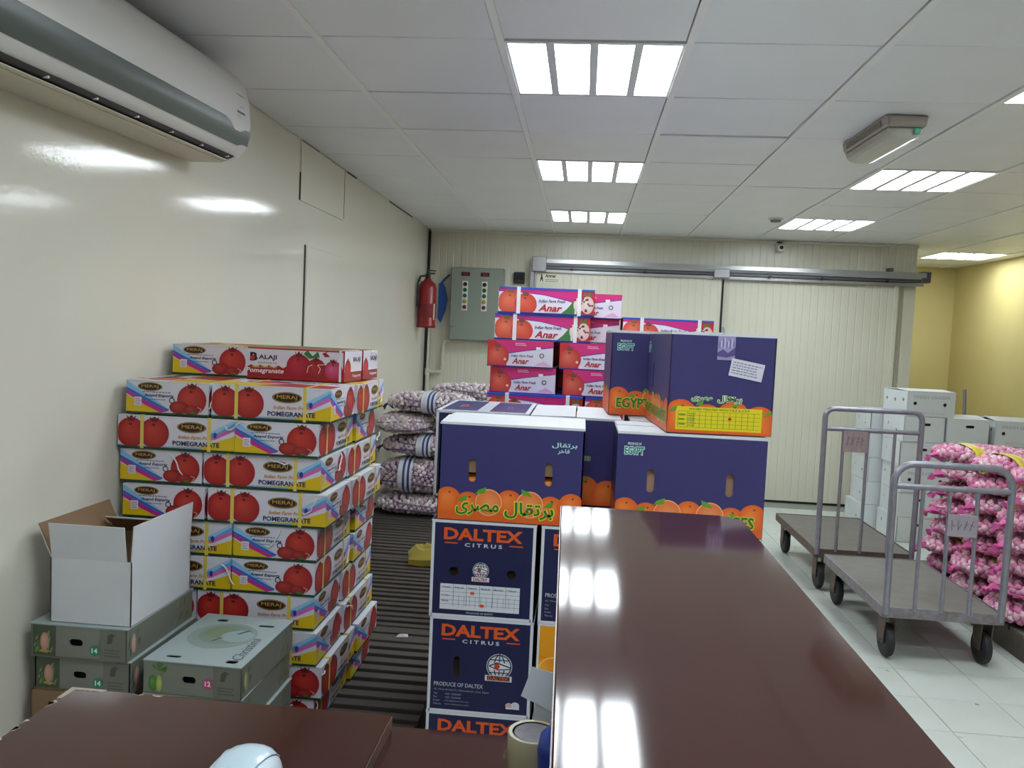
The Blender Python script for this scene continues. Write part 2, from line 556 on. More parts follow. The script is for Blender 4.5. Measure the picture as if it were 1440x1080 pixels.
def art_egypt_end(kind):
    w, h = EW, EH
    a = egypt_field(w, h, 4)
    if kind == 'table':
        a.rect(w * .08, h * .035, w * .90, h * .27, '#E4D21C')
        a.text('WAXED TREATED WITH T.B.Z & O.P.P', w * .2, h * .235, w * .58, h * .022, '#2F6A20', 0.02)
        for i in range(5):
            a.rect(w * .10, h * (.06 + .04 * i), w * .88, h * (.063 + .04 * i), '#4C7A22'); a.n -= 1
        for i in range(13):
            x = w * (.10 + (.0 if i == 0 else .09 if i == 1 else .09 + .0575 * (i - 1)))
            a.rect(x, h * .06, x + w * .004, h * .222, '#4C7A22'); a.n -= 1
        a.n += 1
        a.scribble(w * .20, h * .07, w * .07, h * .14, '#6A8A2A', 6, 2)
        a.scribble(w * .11, h * .07, w * .06, h * .14, '#6A8A2A', 3, 7)
        a.ell(w * .595, h * .16, w * .018, h * .014, '#C22A1C')
        a.otext(AR1, w * .47, h * .315, w * .23, h * .075, '#2E8A36', '#F0F0D8', 0.02, 0, .06)
        a.otext(AR2, w * .22, h * .32, w * .20, h * .055, '#2E8A36', '#F0F0D8', 0.02, 0, .06)
        leaves(a, [(w * .01, h * .22, 1), (w * .91, h * .20, 1)], w * .07)
    elif kind == 'oranges':
        a.otext('ORANGES', w * .42, h * .52, w * .26, h * .05, '#2E7A46', '#D5E6C8', 0.03, 0, .04)
    return a.mesh('end_print')

DL, DW, DH = 0.282, 0.40, 0.266
def daltex_head(a, w, h):
    a.frame(0, 0, w, h, h * .028, '#D5D8E2')
    a.text('DALTEX', w * .115, h * .80, w * .76, h * .125, '#DD5A22', 0.035)
    a.rect(w * .125, h * .762, w * .25, h * .774, '#DD5A22')
    a.rect(w * .75, h * .762, w * .88, h * .774, '#DD5A22')
    a.text('C I T R U S', w * .32, h * .735, w * .36, h * .04, '#C8CBD8', 0.03)

def globe(a, cx, cy, r):
    a.ell(cx, cy, r, r, '#D4D8E0')
    a.ring(cx, cy, r * .95, r * .95, r * .09, '#1B1D44')
    a.ring(cx, cy, r * .45, r * .95, r * .09, '#1B1D44')
    a.line([(cx, cy - r), (cx, cy + r)], r * .08, '#1B1D44')
    a.line([(cx - r * .8, cy + r * .5), (cx + r * .8, cy + r * .5)], r * .08, '#1B1D44')
    a.line([(cx - r * .8, cy - r * .5), (cx + r * .8, cy - r * .5)], r * .08, '#1B1D44')
    a.ell(cx, cy, r * .82, r * .32, '#E4E6EC')
    a.line([(cx - r * .8, cy), (cx - r * .2, cy + r * .28), (cx + r * .9, cy - r * .05)], r * .10, '#1B1D44')
    a.line([(cx - r * .8, cy), (cx - r * .1, cy - r * .26), (cx + r * .9, cy - r * .15)], r * .08, '#1B1D44')
    a.ell(cx - r * .18, cy, r * .22, r * .22, '#C03A1E')

def art_daltex(kind):
    w, h = DL, DH
    a = Art(w, h)
    if kind == 'orange':
        a.rect(0.001, 0.001, w - .001, h - .001, '#E79A1A')
        a.frame(0, 0, w, h, h * .02, '#DFE0E6')
        a.n += 1
        for x, y, r in ((.05, .50, .16), (.1, .12, .12), (.75, .6, .22), (.55, .2, .14)):
            a.ell(w * x, h * y, w * r, w * r, '#E8891A', '#F4B03A', clip=(w * .02, h * .02, w * .98, h * .98))
            if x < .5:
                a.ring(max(w * x, w * r), h * y, w * r * .95, w * r * .95, w * .012, '#F3CF63')
        a.text('DALTEX', w * .40, h * .82, w * .5, h * .1, '#FFFFFF', 0.03)
        return a.mesh('front_print')
    daltex_head(a, w, h)
    if kind == 'table':
        globe(a, w * .485, h * .50, w * .078)
        a.rect(w * .40, h * .385, w * .57, h * .43, '#D4D8E0')
        a.text('DALTEX', w * .415, h * .392, w * .14, h * .03, '#C03A1E', 0.04)
        x0, x1, y0, y1 = w * .10, w * .87, h * .08, h * .345
        a.rect(x0, y0, x1, y1, '#D5D9E2')
        for i in range(1, 6):
            y = y0 + (y1 - y0) * (i + .3) / 6.3
            a.rect(x0, y, x1, y + h * .003, '#55597E'); a.n -= 1
        for i in range(1, 6):
            x = x0 + (x1 - x0) * (.165 * i)
            a.rect(x, y0 + h * .04, x + w * .004, y1, '#55597E'); a.n -= 1
        for i in range(12):
            x = x0 + (x1 - x0) * (.165 + .07 * i)
            a.rect(x, y0 + h * .04, x + w * .003, y0 + h * .15, '#55597E'); a.n -= 1
        a.n += 1
        for i, t in enumerate(('Variety', 'Navel', 'Valencia', 'Baladi', 'Mandarin', 'Others')):
            a.text(t, x0 + (x1 - x0) * (.02 + .165 * i), h * .300, w * .085, h * .020, '#3A3E66', 0.02); a.n -= 1
        for i, t in enumerate(('Quality', 'Size')):
            a.text(t, x0 + w * .015, h * (.215 - .055 * i), w * .07, h * .020, '#3A3E66', 0.02); a.n -= 1
        a.n += 1
        a.rect(w * .395, h * .245, w * .43, h * .275, '#D4502A')
        a.rect(w * .49, h * .12, w * .53, h * .15, '#D4502A')
        a.text('PRODUCE OF EGYPT', w * .36, h * .045, w * .26, h * .018, '#B8BCCB', 0.02)
    else:
        globe(a, w * .69, h * .52, w * .125)
        a.rect(w * .555, h * .365, w * .815, h * .425, '#D4D8E0')
        a.rect(w * .575, h * .372, w * .795, h * .418, '#24182C')
        a.text('DALTEX', w * .585, h * .378, w * .20, h * .033, '#D4602A', 0.04)
        a.text('PRODUCE OF DALTEX', w * .06, h * .275, w * .48, h * .042, '#C6C9D6', 0.01)
        a.text('42, West El Nile St, Mohandessin, Giza, Egypt', w * .06, h * .225, w * .54, h * .022, '#A9ADC2', 0.0)
        for i, (l, t) in enumerate((('Tel', '+202  33020000'), ('Fax', '+202  33026000'), ('E-mail', 'sales@daltexcorp.com'), ('Web site', 'www.daltexcorp.com'))):
            a.text(l, w * .06, h * (.185 - .036 * i), w * (.035 + .022 * (i > 1) + .02 * (i > 2)), h * .018, '#A9ADC2', 0.0); a.n -= 1
            a.text(t, w * .17, h * (.185 - .036 * i), w * (.16 if i < 2 else .24), h * .018, '#A9ADC2', 0.0); a.n -= 1
        a.n += 1
        a.ell(w * .80, h * .12, w * .035, h * .03, '#C9A9A4')
        a.ell(w * .86, h * .125, w * .04, h * .036, '#D5D8E2')
        a.rect(w * .77, h * .085, w * .90, h * .105, '#D5D8E2')
    return a.mesh('front_print')

def art_daltex_top():
    w, h = DL, DW
    a = Art(w, h)
    a.rect(0, 0, w, h, '#D5D8E0')
    a.rect(w * .04, h * .05, w * .43, h * .95, '#35356A')
    a.rect(w * .56, h * .05, w * .96, h * .95, '#35356A')
    a.rect(w * .44, 0, w * .55, h, '#B9BCC6')
    a.text('D', w * .18, h * .35, w * .09, h * .2, '#C8503A', 0.05)
    a.text('D', w * .72, h * .35, w * .06, h * .2, '#8A8EB0', 0.0)
    return a.mesh('top_print')

ML, MW, MH = 0.272, 0.37, 0.088
def art_mango(kind, number=None, numcol='#2E8A6A'):
    w, h = ML, MH
    a = Art(w, h)
    rnd = random.Random(4)
    if kind == 'mango':
        a.rect(w * .02, h * .03, w * .26, h * .97, '#4A5442')
        for i in range(12):
            x = w * rnd.uniform(.03, .21); y = h * rnd.uniform(.1, .75); d = rnd.uniform(-1, 1)
            a.poly([(x, y), (x + w * .02, y + h * .03), (x + w * .03 + d * w * .02, y + h * .24), (x + d * w * .02, y + h * .12)], rnd.choice(['#3F5A2C', '#587A3A', '#76905A', '#2C3E22']))
        a.ell(w * .145, h * .48, w * .045, h * .28, '#BA8474', '#D2A490')
        a.poly([(w * .08, h * .16), (w * .12, h * .24), (w * .21, h * .20), (w * .17, h * .12)], '#A89A4A')
    else:
        for i in range(9):
            t = rnd.uniform(0, 2 * PI)
            a.poly([(w * .16, h * .72), (w * .16 + w * .09 * math.cos(t), h * .78 + h * .18 * math.sin(t)), (w * .16 + w * .08 * math.cos(t + .5), h * .78 + h * .16 * math.sin(t + .5))], rnd.choice(['#4E7A34', '#6C9A4C', '#3E6A2A']))
        a.ell(w * .10, h * .32, w * .045, h * .25, '#3E7030', '#6A9A4A')
        a.ell(w * .165, h * .32, w * .032, h * .26, '#8FA84A', '#C2C27A', .3, 0)
    if number:
        a.ell(w * .665, h * .44 if kind != 'mango' else h * .30, w * .052, h * .16, numcol)
        a.text(number, w * .635, h * .36 if kind != 'mango' else h * .22, w * .06, h * .16, '#E6EEEA', 0.03)
    a.rect(0, 0, w, h * .04, '#6A6A60')
    a.rect(w * .72, h * .02, w * .985, h * .98, '#73746A')
    a.poly([(w * .79, h * .55), (w * .80, h * .80), (w * .84, h * .88), (w * .89, h * .80), (w * .86, h * .78), (w * .84, h * .55)], '#4E5248')
    a.scribble(w * .77, h * .12, w * .18, h * .28, '#565A50', 3, 6)
    return a.mesh('end_print')

def art_mango_side(kind):
    w, h = MW, MH
    a = Art(w, h)
    rnd = random.Random(9)
    a.rect(w * .01, h * .02, w * .99, h * .98, '#74766C')
    for i in range(26):
        x = w * rnd.choice([rnd.uniform(.01, .16), rnd.uniform(.7, .9)]); y = h * rnd.uniform(.05, .7)
        a.poly([(x, y), (x + w * .012, y + h * .04), (x + w * .03, y + h * .26), (x + w * .01, y + h * .2)], rnd.choice(['#3F5A2C', '#587A3A', '#2C3E22', '#8A9668'])); a.n -= 1
    a.n += 1
    a.ell(w * .085, h * .48, w * .03, h * .3, '#BE9084' if kind == 'mango' else '#7E9A4A', '#D8AE9A')
    return a.mesh('side_print')

def art_mango_lid():
    w, h = ML, MW
    a = Art(w, h)
    a.ell(w * .46, h * .55, w * .36, h * .27, '#8E9C92', '#86948A')
    a.ell(w * .48, h * .58, w * .28, h * .2, '#7E9088')
    a.ell(w * .40, h * .62, w * .17, h * .12, '#7C8A6C')
    a.ell(w * .62, h * .56, w * .17, h * .12, '#94AAA8')
    a.poly([(w * .4, h * .42), (w * .45, h * .5), (w * .5, h * .52), (w * .44, h * .43)], '#55625C')
    a.poly([(w * .58, h * .6), (w * .66, h * .7), (w * .7, h * .69), (w * .62, h * .6)], '#55625C')
    a.text('Christina', w * .93, h * .12, h * .42, w * .12, '#39424A', -0.005, .3, PI / 2 + .05)
    return a.mesh('lid_print')

GL, GW, GH = 0.355, 0.39, 0.181
def art_ginger(word=True):
    a = Art(GL, GH)
    a.text('FRESH GINGER', GL * .14, GH * .72, GL * .76, GH * .13, '#A9B4BC', 0.02)
    a.text('PRODUCT OF CHINA', GL * .20, GH * .10, GL * .60, GH * .08, '#B4BEC4', 0.02)
    return a.mesh('front_print')

def art_generic(w, h, fn, name='print'):
    a = Art(w, h)
    fn(a, w, h)
    return a.mesh(name)

P_MLONG, P_MEND, P_MTOP = art_meraj_long(), art_meraj_end(), art_meraj_top()
P_BAL, P_BALEND = art_balaji(), art_balaji_end()
P_ALONG, P_AEND = art_anar_long(), art_anar_end()
P_EAR, P_EEN = art_egypt_arabic(), art_egypt_english()
P_ETAB, P_EOR, P_EPL = art_egypt_end('table'), art_egypt_end('oranges'), art_egypt_end('plain')
P_DTAB, P_DADR, P_DOR, P_DTOP = art_daltex('table'), art_daltex('address'), art_daltex('orange'), art_daltex_top()
P_M14, P_M12, P_MNO = art_mango('mango', '14'), art_mango('papaya', '12', '#B8487E'), art_mango('mango')
P_MSIDE, P_PSIDE, P_LID = art_mango_side('mango'), art_mango_side('papaya'), art_mango_lid()
P_GIN = art_ginger()

# ------------------------------------------------------------------ materials
M_cream = mat('cream_wall_paint', '#E4E0D3', 0.09, spec=0.38, noise=(1.2, '#DFDACB', 0.5), bump=(60, 0.022))
M_panel = mat('cream_panel_steel', '#D8D6C6', 0.28, noise=(2.0, '#D2CFBC', 0.5))
M_yellow = mat('yellow_wall_paint', '#CDBE84', 0.5, noise=(1.5, '#C6B678', 0.5))
M_plain = mat('white_wall_paint', '#D8D6CC', 0.6, noise=(1.5, '#D0CEC4', 0.5))
M_ctile = mat('ceiling_board', '#EDEFF1', 0.42, noise=(3, '#E8EAEC', 0.6))
M_cbar = mat('ceiling_grid_metal', '#F0F0EE', 0.4)
M_cgap = mat('ceiling_void', '#3A3A38', 0.8)
M_ftile = mat('floor_tile_glaze', '#CBD1CA', 0.34, noise=(4, '#BEC4BB', 0.7))
_nt = M_ftile.node_tree
_g = _nt.nodes.new('ShaderNodeNewGeometry')
_v = _nt.nodes.new('ShaderNodeTexVoronoi'); _v.inputs['Scale'].default_value = 6.5; _v.inputs['Randomness'].default_value = 1.0
_n = _nt.nodes.new('ShaderNodeTexNoise'); _n.inputs['Scale'].default_value = 160
_ad = _nt.nodes.new('ShaderNodeMath'); _ad.operation = 'MULTIPLY_ADD'; _ad.inputs[1].default_value = 0.12
_rp = _nt.nodes.new('ShaderNodeValToRGB')
_rp.color_ramp.elements[0].position = 0.10; _rp.color_ramp.elements[0].color = (.32, .31, .28, 1)
_rp.color_ramp.elements[1].position = 0.135; _rp.color_ramp.elements[1].color = (1, 1, 1, 1)
_mx = _nt.nodes.new('ShaderNodeMix'); _mx.data_type = 'RGBA'; _mx.blend_type = 'MULTIPLY'; _mx.inputs[0].default_value = 1.0
_old = _nt.nodes['Principled BSDF'].inputs['Base Color'].links[0].from_socket
_nt.links.new(_g.outputs['Position'], _v.inputs['Vector']); _nt.links.new(_g.outputs['Position'], _n.inputs['Vector'])
_nt.links.new(_n.outputs['Fac'], _ad.inputs[0]); _nt.links.new(_v.outputs['Distance'], _ad.inputs[2])
_nt.links.new(_ad.outputs[0], _rp.inputs[0])
_nt.links.new(_old, _mx.inputs[6]); _nt.links.new(_rp.outputs[0], _mx.inputs[7])
_nt.links.new(_mx.outputs[2], _nt.nodes['Principled BSDF'].inputs['Base Color'])
M_grout = mat('floor_grout', '#8F9186', 0.8)
M_seam = mat('seam_shadow_filler', '#4E483C', 0.8)
M_dark = mat('dark_gap', '#24221E', 0.7)
M_lampframe = mat('lamp_frame', '#D8DADB', 0.4)
M_glow = mat('lamp_diffuser', '#FFFFFF', 0.4, emit=('#EEF8FF', LAMP))
M_lam = mat('brown_laminate', '#40201A', 0.075, noise=((60, 5, 5), '#381A15', 0.8))
M_lamedge = mat('laminate_edge', '#8D8078', 0.35)
M_chip = mat('bare_chipboard', '#A89C90', 0.7)
M_card = mat('white_card', '#D9DBDF', 0.55, noise=(6, '#CFD1D6', 0.6))
M_kraft = mat('brown_card', '#8F7458', 0.7, noise=(8, '#86694C', 0.6))
M_dkraft = mat('dark_brown_card', '#6A5038', 0.75, noise=(8, '#5C442E', 0.6))
M_navy = mat('navy_card', NAVY, 0.45, noise=(10, '#353168', 0.6))
M_dnavy = mat('dark_navy_card', '#20224C', 0.45, noise=(10, '#1D1F46', 0.6))
M_mango = mat('grey_green_card', '#838780', 0.5, noise=(7, '#7A7B71', 0.7))
M_lid = mat('pale_lid_card', '#A7B5B5', 0.45, noise=(7, '#9DABAA', 0.7))
M_gin = mat('white_ginger_card', '#D6DBDC', 0.5, noise=(6, '#CBD0D0', 0.7))
M_yel = mat('yellow_strap', '#E3CD5E', 0.4)
M_wstrap = mat('white_strap', '#E6E6EA', 0.4)
M_steel = mat('scuffed_steel_tube', '#9E9EAA', 0.36, metal=0.55, noise=(25, '#85828C', 0.7))
M_rust = mat('rusty_angle_iron', '#6E5C50', 0.6, metal=0.3, noise=(30, '#54463E', 0.7))
M_ply = mat('worn_plywood', '#77736A', 0.6, noise=(14, '#65625A', 0.8))
M_rubber = mat('black_rubber', '#1E1E20', 0.6)
M_wood = mat('pallet_wood', '#6E665C', 0.75, noise=((4, 30, 30), '#5C554C', 0.8))
M_dwood = mat('dark_pallet_wood', '#4E4840', 0.75, noise=((4, 30, 30), '#3A342E', 0.8))
M_alu = mat('brushed_aluminium', '#A8A8AA', 0.35, metal=0.7)
M_white = mat('white_plastic', '#E4E2DF', 0.32)
M_acband = mat('grey_green_plastic', '#4A5450', 0.3)
M_black = mat('black_plastic', '#151517', 0.45)
M_beige = mat('beige_plastic', '#CFC8B4', 0.4)

# ------------------------------------------------------------------ the room
X0, X1, Y1, CEIL = -1.48, 4.05, 7.68, 2.355
YF, YB = -2.6, 9.6

# floor: slab with real tiles where the photograph shows them
fl = G().box(X0 - .1, X1 + .1, YF - .1, YB + .1, -.12, -.004).obj('floor', M_grout)
struct(fl)
TS = 0.3
tile_me = G().box(-TS / 2 + .0018, TS / 2 - .0018, -TS / 2 + .0018, TS / 2 - .0018, -.012, 0).mesh('floor_tile', M_ftile, bevel=.0012)
for i in range(-1, 10):
    for j in range(0, 24):
        x = 0.255 + TS * i + TS / 2 + .0; y = 2.0 + .275 + TS * j + TS / 2 - .3
        if y > Y1 - .16 and x < 2.9: continue
        if x + .15 > X1 or y > YB: continue
        if x > 1.2 + (y - 2) * .62 + .4: continue
        put('floor_tile', tile_me, fl, (x, y, random.Random(i * 31 + j).uniform(-.0006, .0006)))
_rest = G()
for i in range(-6, 13):
    for j in range(-16, 26):
        x = 0.255 + TS * i + TS / 2; y = 2.275 + TS * j + TS / 2 - .3
        if x - .15 < X0 or x + .15 > X1 or y - .15 < YF or y + .15 > YB: continue
        shown = (-1 <= i < 10 and 0 <= j < 24 and not (y > Y1 - .16 and x < 2.9) and not x > 1.2 + (y - 2) * .62 + .4)
        if shown or (y > Y1 - .16 and x < 2.9): continue
        _rest.box(x - TS / 2 + .002, x + TS / 2 - .002, y - TS / 2 + .002, y + TS / 2 - .002, -.01, 0)
_o = _rest.obj('floor_tiling', M_ftile, fl); _o['kind'] = 'stuff'

# ceiling: slab, laid-in boards and the bars between them
ce = struct(G().box(X0 - .1, X1 + .1, YF - .1, YB + .1, CEIL + .02, CEIL + .15).obj('ceiling', M_cgap))
GX, GY, CT = -0.913, 2.703, 0.6
LIGHTS = [(1, -3), (1, 0), (1, 3), (1, 6), (4, 0), (4, 3), (4, 6), (7, 9), (1, -6), (4, -3), (4, -6)]  # negative rows: unseen lamps added to light the carton fronts
ctile = G().box(-CT / 2 + .006, CT / 2 - .015, -CT / 2 + .0052, CT / 2 - .0052, 0, .012).mesh('ceiling_board', M_ctile, bevel=.002)
rnd = random.Random(12)
_far = G()
for i in range(-1, 9):
    for j in range(-9, 12):
        if (i, j) in LIGHTS: continue
        x0 = GX + CT * i; y0 = GY + CT * j
        xa, xb, ya, yb = max(x0, X0), min(x0 + CT, X1), max(y0, YF), min(y0 + CT, YB)
        if xb - xa < .03 or yb - ya < .03: continue
        if ya > Y1 and xb < 2.9: continue
        if j < -2:
            _far.box(xa + .004, xb - .004, ya + .004, yb - .004, CEIL, CEIL + .012); continue
        if xb - xa > CT - .01 and yb - ya > CT - .01:
            o = put('ceiling_board', ctile, ce, (x0 + CT / 2, y0 + CT / 2 + rnd.uniform(-.0015, .0015), CEIL + rnd.uniform(0, .003)))
            o.rotation_euler = (rnd.uniform(-.008, .008), rnd.uniform(-.004, .004), rnd.uniform(-.003, .003))
        else:
            G().box(xa + .004, xb - .004, ya + .004, yb - .004, CEIL, CEIL + .012).obj('ceiling_board', M_ctile, ce)
_o = _far.obj('ceiling_boards', M_ctile, ce); _o['kind'] = 'stuff'
for i in range(0, 9):
    x = GX + CT * i
    ye = Y1 if x < 2.9 else YB
    G().box(x - .012, x + .012, YF, ye, CEIL - .005, CEIL + .02).obj('grid_bar', M_cbar, ce)
_cb = G()
for j in range(-8, 12):
    y = GY + CT * j
    for i in range(-1, 9):
        xa, xb = max(GX + CT * i + .012, X0), min(GX + CT * (i + 1) - .012, X1)
        if xb - xa < .03 or y > YB or (y > Y1 and xb < 2.9): continue
        if j >= -2 and i < 8:
            G().box(xa, xb, y - .012, y + .012, CEIL + .0135, CEIL + .019).obj('cross_bar', M_cgap, ce)
        else:
            _cb.box(xa, xb, y - .004, y + .004, CEIL + .001, CEIL + .018)
_o = _cb.obj('cross_bars', M_cbar, ce); _o['kind'] = 'stuff'

# walls
wl = struct(G().box(X0 - .1, X0, YF, Y1, 0, CEIL + .02).obj('wall_left', M_cream))
struct(G().box(X0 - .1, X1 + .1, YF - .1, YF, 0, CEIL + .02).obj('wall_front', M_plain))
struct(G().box(X1, X1 + .1, YF, YB, 0, CEIL + .02).obj('wall_right', M_yellow))
struct(G().box(2.9, X1, YB, YB + .1, 0, CEIL + .02).obj('wall_far', M_yellow))

def ribbed(x0, x1, z0, z1, y, pitch=.066, depth=.0018, gw=.012, thick=.06):
    """panel with vertical grooves in its face towards -Y"""
    pts = [(x0, y)]
    x = x0 + pitch * .6
    while x + gw < x1 - .01:
        pts += [(x, y), (x + gw * .3, y + depth), (x + gw * .7, y + depth), (x + gw, y)]
        x += pitch
    pts.append((x1, y))
    n = len(pts)
    g = G()
    v = [(p[0], p[1], z0) for p in pts] + [(p[0], p[1], z1) for p in pts]
    g.add(v, [[i, i + 1, n + i + 1, n + i] for i in range(n - 1)])
    g.box(x0, x1, y + depth + .001, y + thick, z0, z1)
    return g
wb = struct(ribbed(X0, 2.9, 0, CEIL + .02, Y1, thick=.12).obj('wall_back', M_panel))
struct(G().box(2.86, 2.9, Y1 + .005, YB, 0, CEIL + .02).obj('wall_coldroom_side', M_panel))
d1 = struct(ribbed(-.455, 1.215, .02, 2.0, 7.60, thick=.05).obj('door_1', M_panel))
G().box(1.205, 1.222, 7.592, 7.66, .02, 2.0).obj('edge_strip', M_dark, d1)
G().box(-.475, -.455, 7.585, 7.66, .02, 2.02).obj('edge_frame', M_alu, d1)
hs = G().box(1.222, 1.25, 7.585, 7.6, 1.42, 1.56).obj('latch', M_alu, d1)
def sg(a, w, h):
    a.rect(0, 0, w, h, '#DDD9C4')
    a.text('A', w * .02, h * .1, w * .16, h * .85, '#1C1C1C', .05)
    a.text('Ammar', w * .26, h * .55, w * .5, h * .38, '#3C3C38', .04)
    a.scribble(w * .26, h * .05, w * .6, h * .36, '#6A6A62', 2, 3)
put('maker_sign', art_generic(.2, .085, sg, 'maker_sign'), d1, (-.43, 7.599, 1.895))
d2 = struct(ribbed(1.226, 2.74, .02, 2.0, 7.63, thick=.045).obj('door_2', M_panel))
G().box(2.70, 2.74, 7.605, 7.63, .02, 2.02).obj('edge_frame', M_panel, d2, bevel=.004)
struct(G().box(2.80, 2.9, 7.66, 7.679, 0, 2.02).obj('trim_1', M_panel))
struct(G().box(-1.16, -1.11, 7.668, 7.679, 2.0, 2.355).obj('trim_2', M_panel))
struct(G().box(X0 + .004, X0 + .024, 7.655, 7.679, .7, 2.35).obj('trim_3', M_dark))
struct(G().box(X0, 2.9, 7.64, 7.68, 0, .012).obj('baseboard_back', M_dark))
struct(G().box(X0, 2.9, 7.655, 7.679, 2.33, 2.353).obj('trim_4', M_panel))
# raised cover panels and solid strips painted with seam shade on the left wall
G().box(X0 - .005, X0 + .010, 4.285, 4.93, 0.0, 1.83).obj('cover_panel', M_cream, wl, bevel=.002)
G().box(X0 - .005, X0 + .006, 4.270, 4.281, 0.0, 1.835).obj('seam_shade_strip', M_seam, wl)
G().box(X0 - .005, X0 + .006, 4.281, 4.290, 0.0, 1.836).obj('seam_lip', M_cbar, wl)
G().box(X0 - .005, X0 + .007, 4.175, 4.93, 2.05, 2.35).obj('cover_panel', M_cream, wl, bevel=.002)
G().box(X0 - .005, X0 + .007, 4.93, 4.939, 2.06, 2.35).obj('seam_shade_strip', M_seam, wl)
G().box(X0 - .005, X0 + .006, 4.167, 4.175, 2.05, 2.19).obj('seam_shade_strip', M_seam, wl)
for y0_, y1_ in ((4.95, 7.6), (3.4, 4.16)):
    pass
for (ya, yb) in ((4.2, 4.45), (5.0, 5.2), (6.1, 6.9)):
    struct(G().box(X0, X0 + .006, ya, yb, CEIL - .007, CEIL - .001).obj('trim_5', M_dark))

# ------------------------------------------------------------------ ceiling lamps
def rounded_rect(w, h, r, n=4):
    p = []
    for cx, cy, a0 in ((w / 2 - r, h / 2 - r, 0), (-w / 2 + r, h / 2 - r, PI / 2), (-w / 2 + r, -h / 2 + r, PI), (w / 2 - r, -h / 2 + r, 1.5 * PI)):
        for k in range(n + 1):
            a = a0 + PI / 2 * k / n
            p.append((cx + r * math.cos(a), cy + r * math.sin(a)))
    return p
lf = G()
lf.box(-.295, .295, -.295, .295, .012, .018)
for x in (-.29, -.143, .0, .143, .29):
    lf.box(x - .014 if abs(x) < .28 else (x - .01), x + .014 if abs(x) < .28 else (x + .01), -.295, .295, -.002, .012)
lf.box(-.295, .295, -.295, -.275, -.002, .012); lf.box(-.295, .295, .275, .295, -.002, .012)
lamp_frame = lf.mesh('lamp_frame', M_lampframe)
lamp_dif = G().prism(rounded_rect(.119, .555, .028), .004, .008, 'z').mesh('diffuser', M_glow, fix=True)
LL = {(1, -3): 'unseen ceiling lamp added straight above the counter ledge', (1, 0): 'largest four-panel ceiling lamp, nearest above the orange cartons', (1, 3): 'middle four-panel ceiling lamp of the row above the pink cartons',
      (1, 6): 'farthest four-panel ceiling lamp of the row before the grey door rail', (4, 0): 'four-panel ceiling lamp cut off at the right picture edge',
      (4, 3): 'four-panel ceiling lamp beyond the emergency light, right-hand row', (4, 6): 'far four-panel ceiling lamp near the small white camera',
      (7, 9): 'glowing ceiling lamp beside the yellow wall, beyond the cold-room corner', (1, -6): 'unseen ceiling lamp added behind the counter, left row',
      (4, -3): 'unseen ceiling lamp added over the right aisle beside the counter', (4, -6): 'unseen ceiling lamp added behind the counter, right row'}
for (i, j) in LIGHTS:
    t = thing('ceiling_lamp', LL[(i, j)], 'ceiling lamp', (GX + CT * (i + .5), GY + CT * (j + .5), CEIL), 0, 'four-panel ceiling lamps')
    put('frame', lamp_frame, t)
    for x in (-.216, -.0715, .0715, .216):
        put('diffuser', lamp_dif, t, (x, 0, 0))

# ------------------------------------------------------------------ pallets
def pallet(name, label, x0, x1, y0, y1, top, n, slat_mat, bear_mat, fill=.62, group=None, cat='pallet', wide_ends=False):
    t = thing(name, label, cat, ((x0 + x1) / 2, (y0 + y1) / 2, 0), 0, group)
    w, d = x1 - x0, y1 - y0
    p = d / n
    r = random.Random(int(abs(x0 * 100) + abs(y0 * 77)))
    me = G().box(-w / 2, w / 2, -p * fill / 2, p * fill / 2, -.022, 0).mesh('slat', slat_mat, bevel=.002)
    mw = G().box(-w / 2, w / 2, -p * .47, p * .47, -.022, 0).mesh('end_slat', slat_mat, bevel=.002)
    for i in range(n):
        o = put('slat', mw if wide_ends and i in (0, n - 1) else me, t, (r.uniform(-.004, .004), -d / 2 + p * (i + .5), top + r.uniform(-.002, .001)))
        o.rotation_euler = (r.uniform(-.03, .03), 0, r.uniform(-.004, .004))
    for k in (-w / 2 + .05, 0, w / 2 - .05):
        G().box(k - .045, k + .045, -d / 2, d / 2, 0, top - .0235).obj('bearer', bear_mat, t)
    return t
PT = 0.11
SG = 'dark slatted pallets between the cartons'
pallet('slatted_pallet', 'dark slatted pallet under the pomegranate stack, nearest the desk', -1.45, -.49, 2.20, 3.44, PT, 16, M_dwood, M_dwood, .60, SG, wide_ends=True)
pallet('slatted_pallet', 'dark slatted pallet in the middle of the gangway between cartons', -1.45, -.47, 3.46, 4.68, PT, 18, M_dwood, M_dwood, .56, SG, wide_ends=True)
pallet('slatted_pallet', 'dark slatted pallet under the purple net garlic sacks', -1.45, -.47, 4.70, 6.62, PT, 27, M_dwood, M_dwood, .56, SG)
pallet('wooden_pallet', 'wooden pallet under the navy citrus cartons', -.40, .52, 2.20, 3.06, PT, 9, M_wood, M_wood, .7)
pallet('wooden_pallet', 'wooden pallet under the pink pomegranate cartons', -.42, .60, 3.34, 4.0, PT, 7, M_wood, M_wood, .7)
pallet('wooden_pallet', 'wooden pallet under the pink net garlic sacks', 2.10, 3.0, 3.96, 5.30, .13, 9, M_wood, M_wood, .8)

# ------------------------------------------------------------------ cartons: shared pieces
def side_rot(side, L, W):
    return {'-y': ((-L / 2, -W / 2, 0), (0, 0, 0)), '+x': ((L / 2, -W / 2, 0), (0, 0, PI / 2)),
            '-x': ((-L / 2, W / 2, 0), (0, 0, -PI / 2)), '+y': ((L / 2, W / 2, 0), (0, 0, PI))}[side]
def stick(t, name, me, side, L, W, H=0):
    if side == 'top':
        return put(name, me, t, (-L / 2, -W / 2, H), (-PI / 2, 0, 0))
    l, r = side_rot(side, L, W)
    return put(name, me, t, l, r)

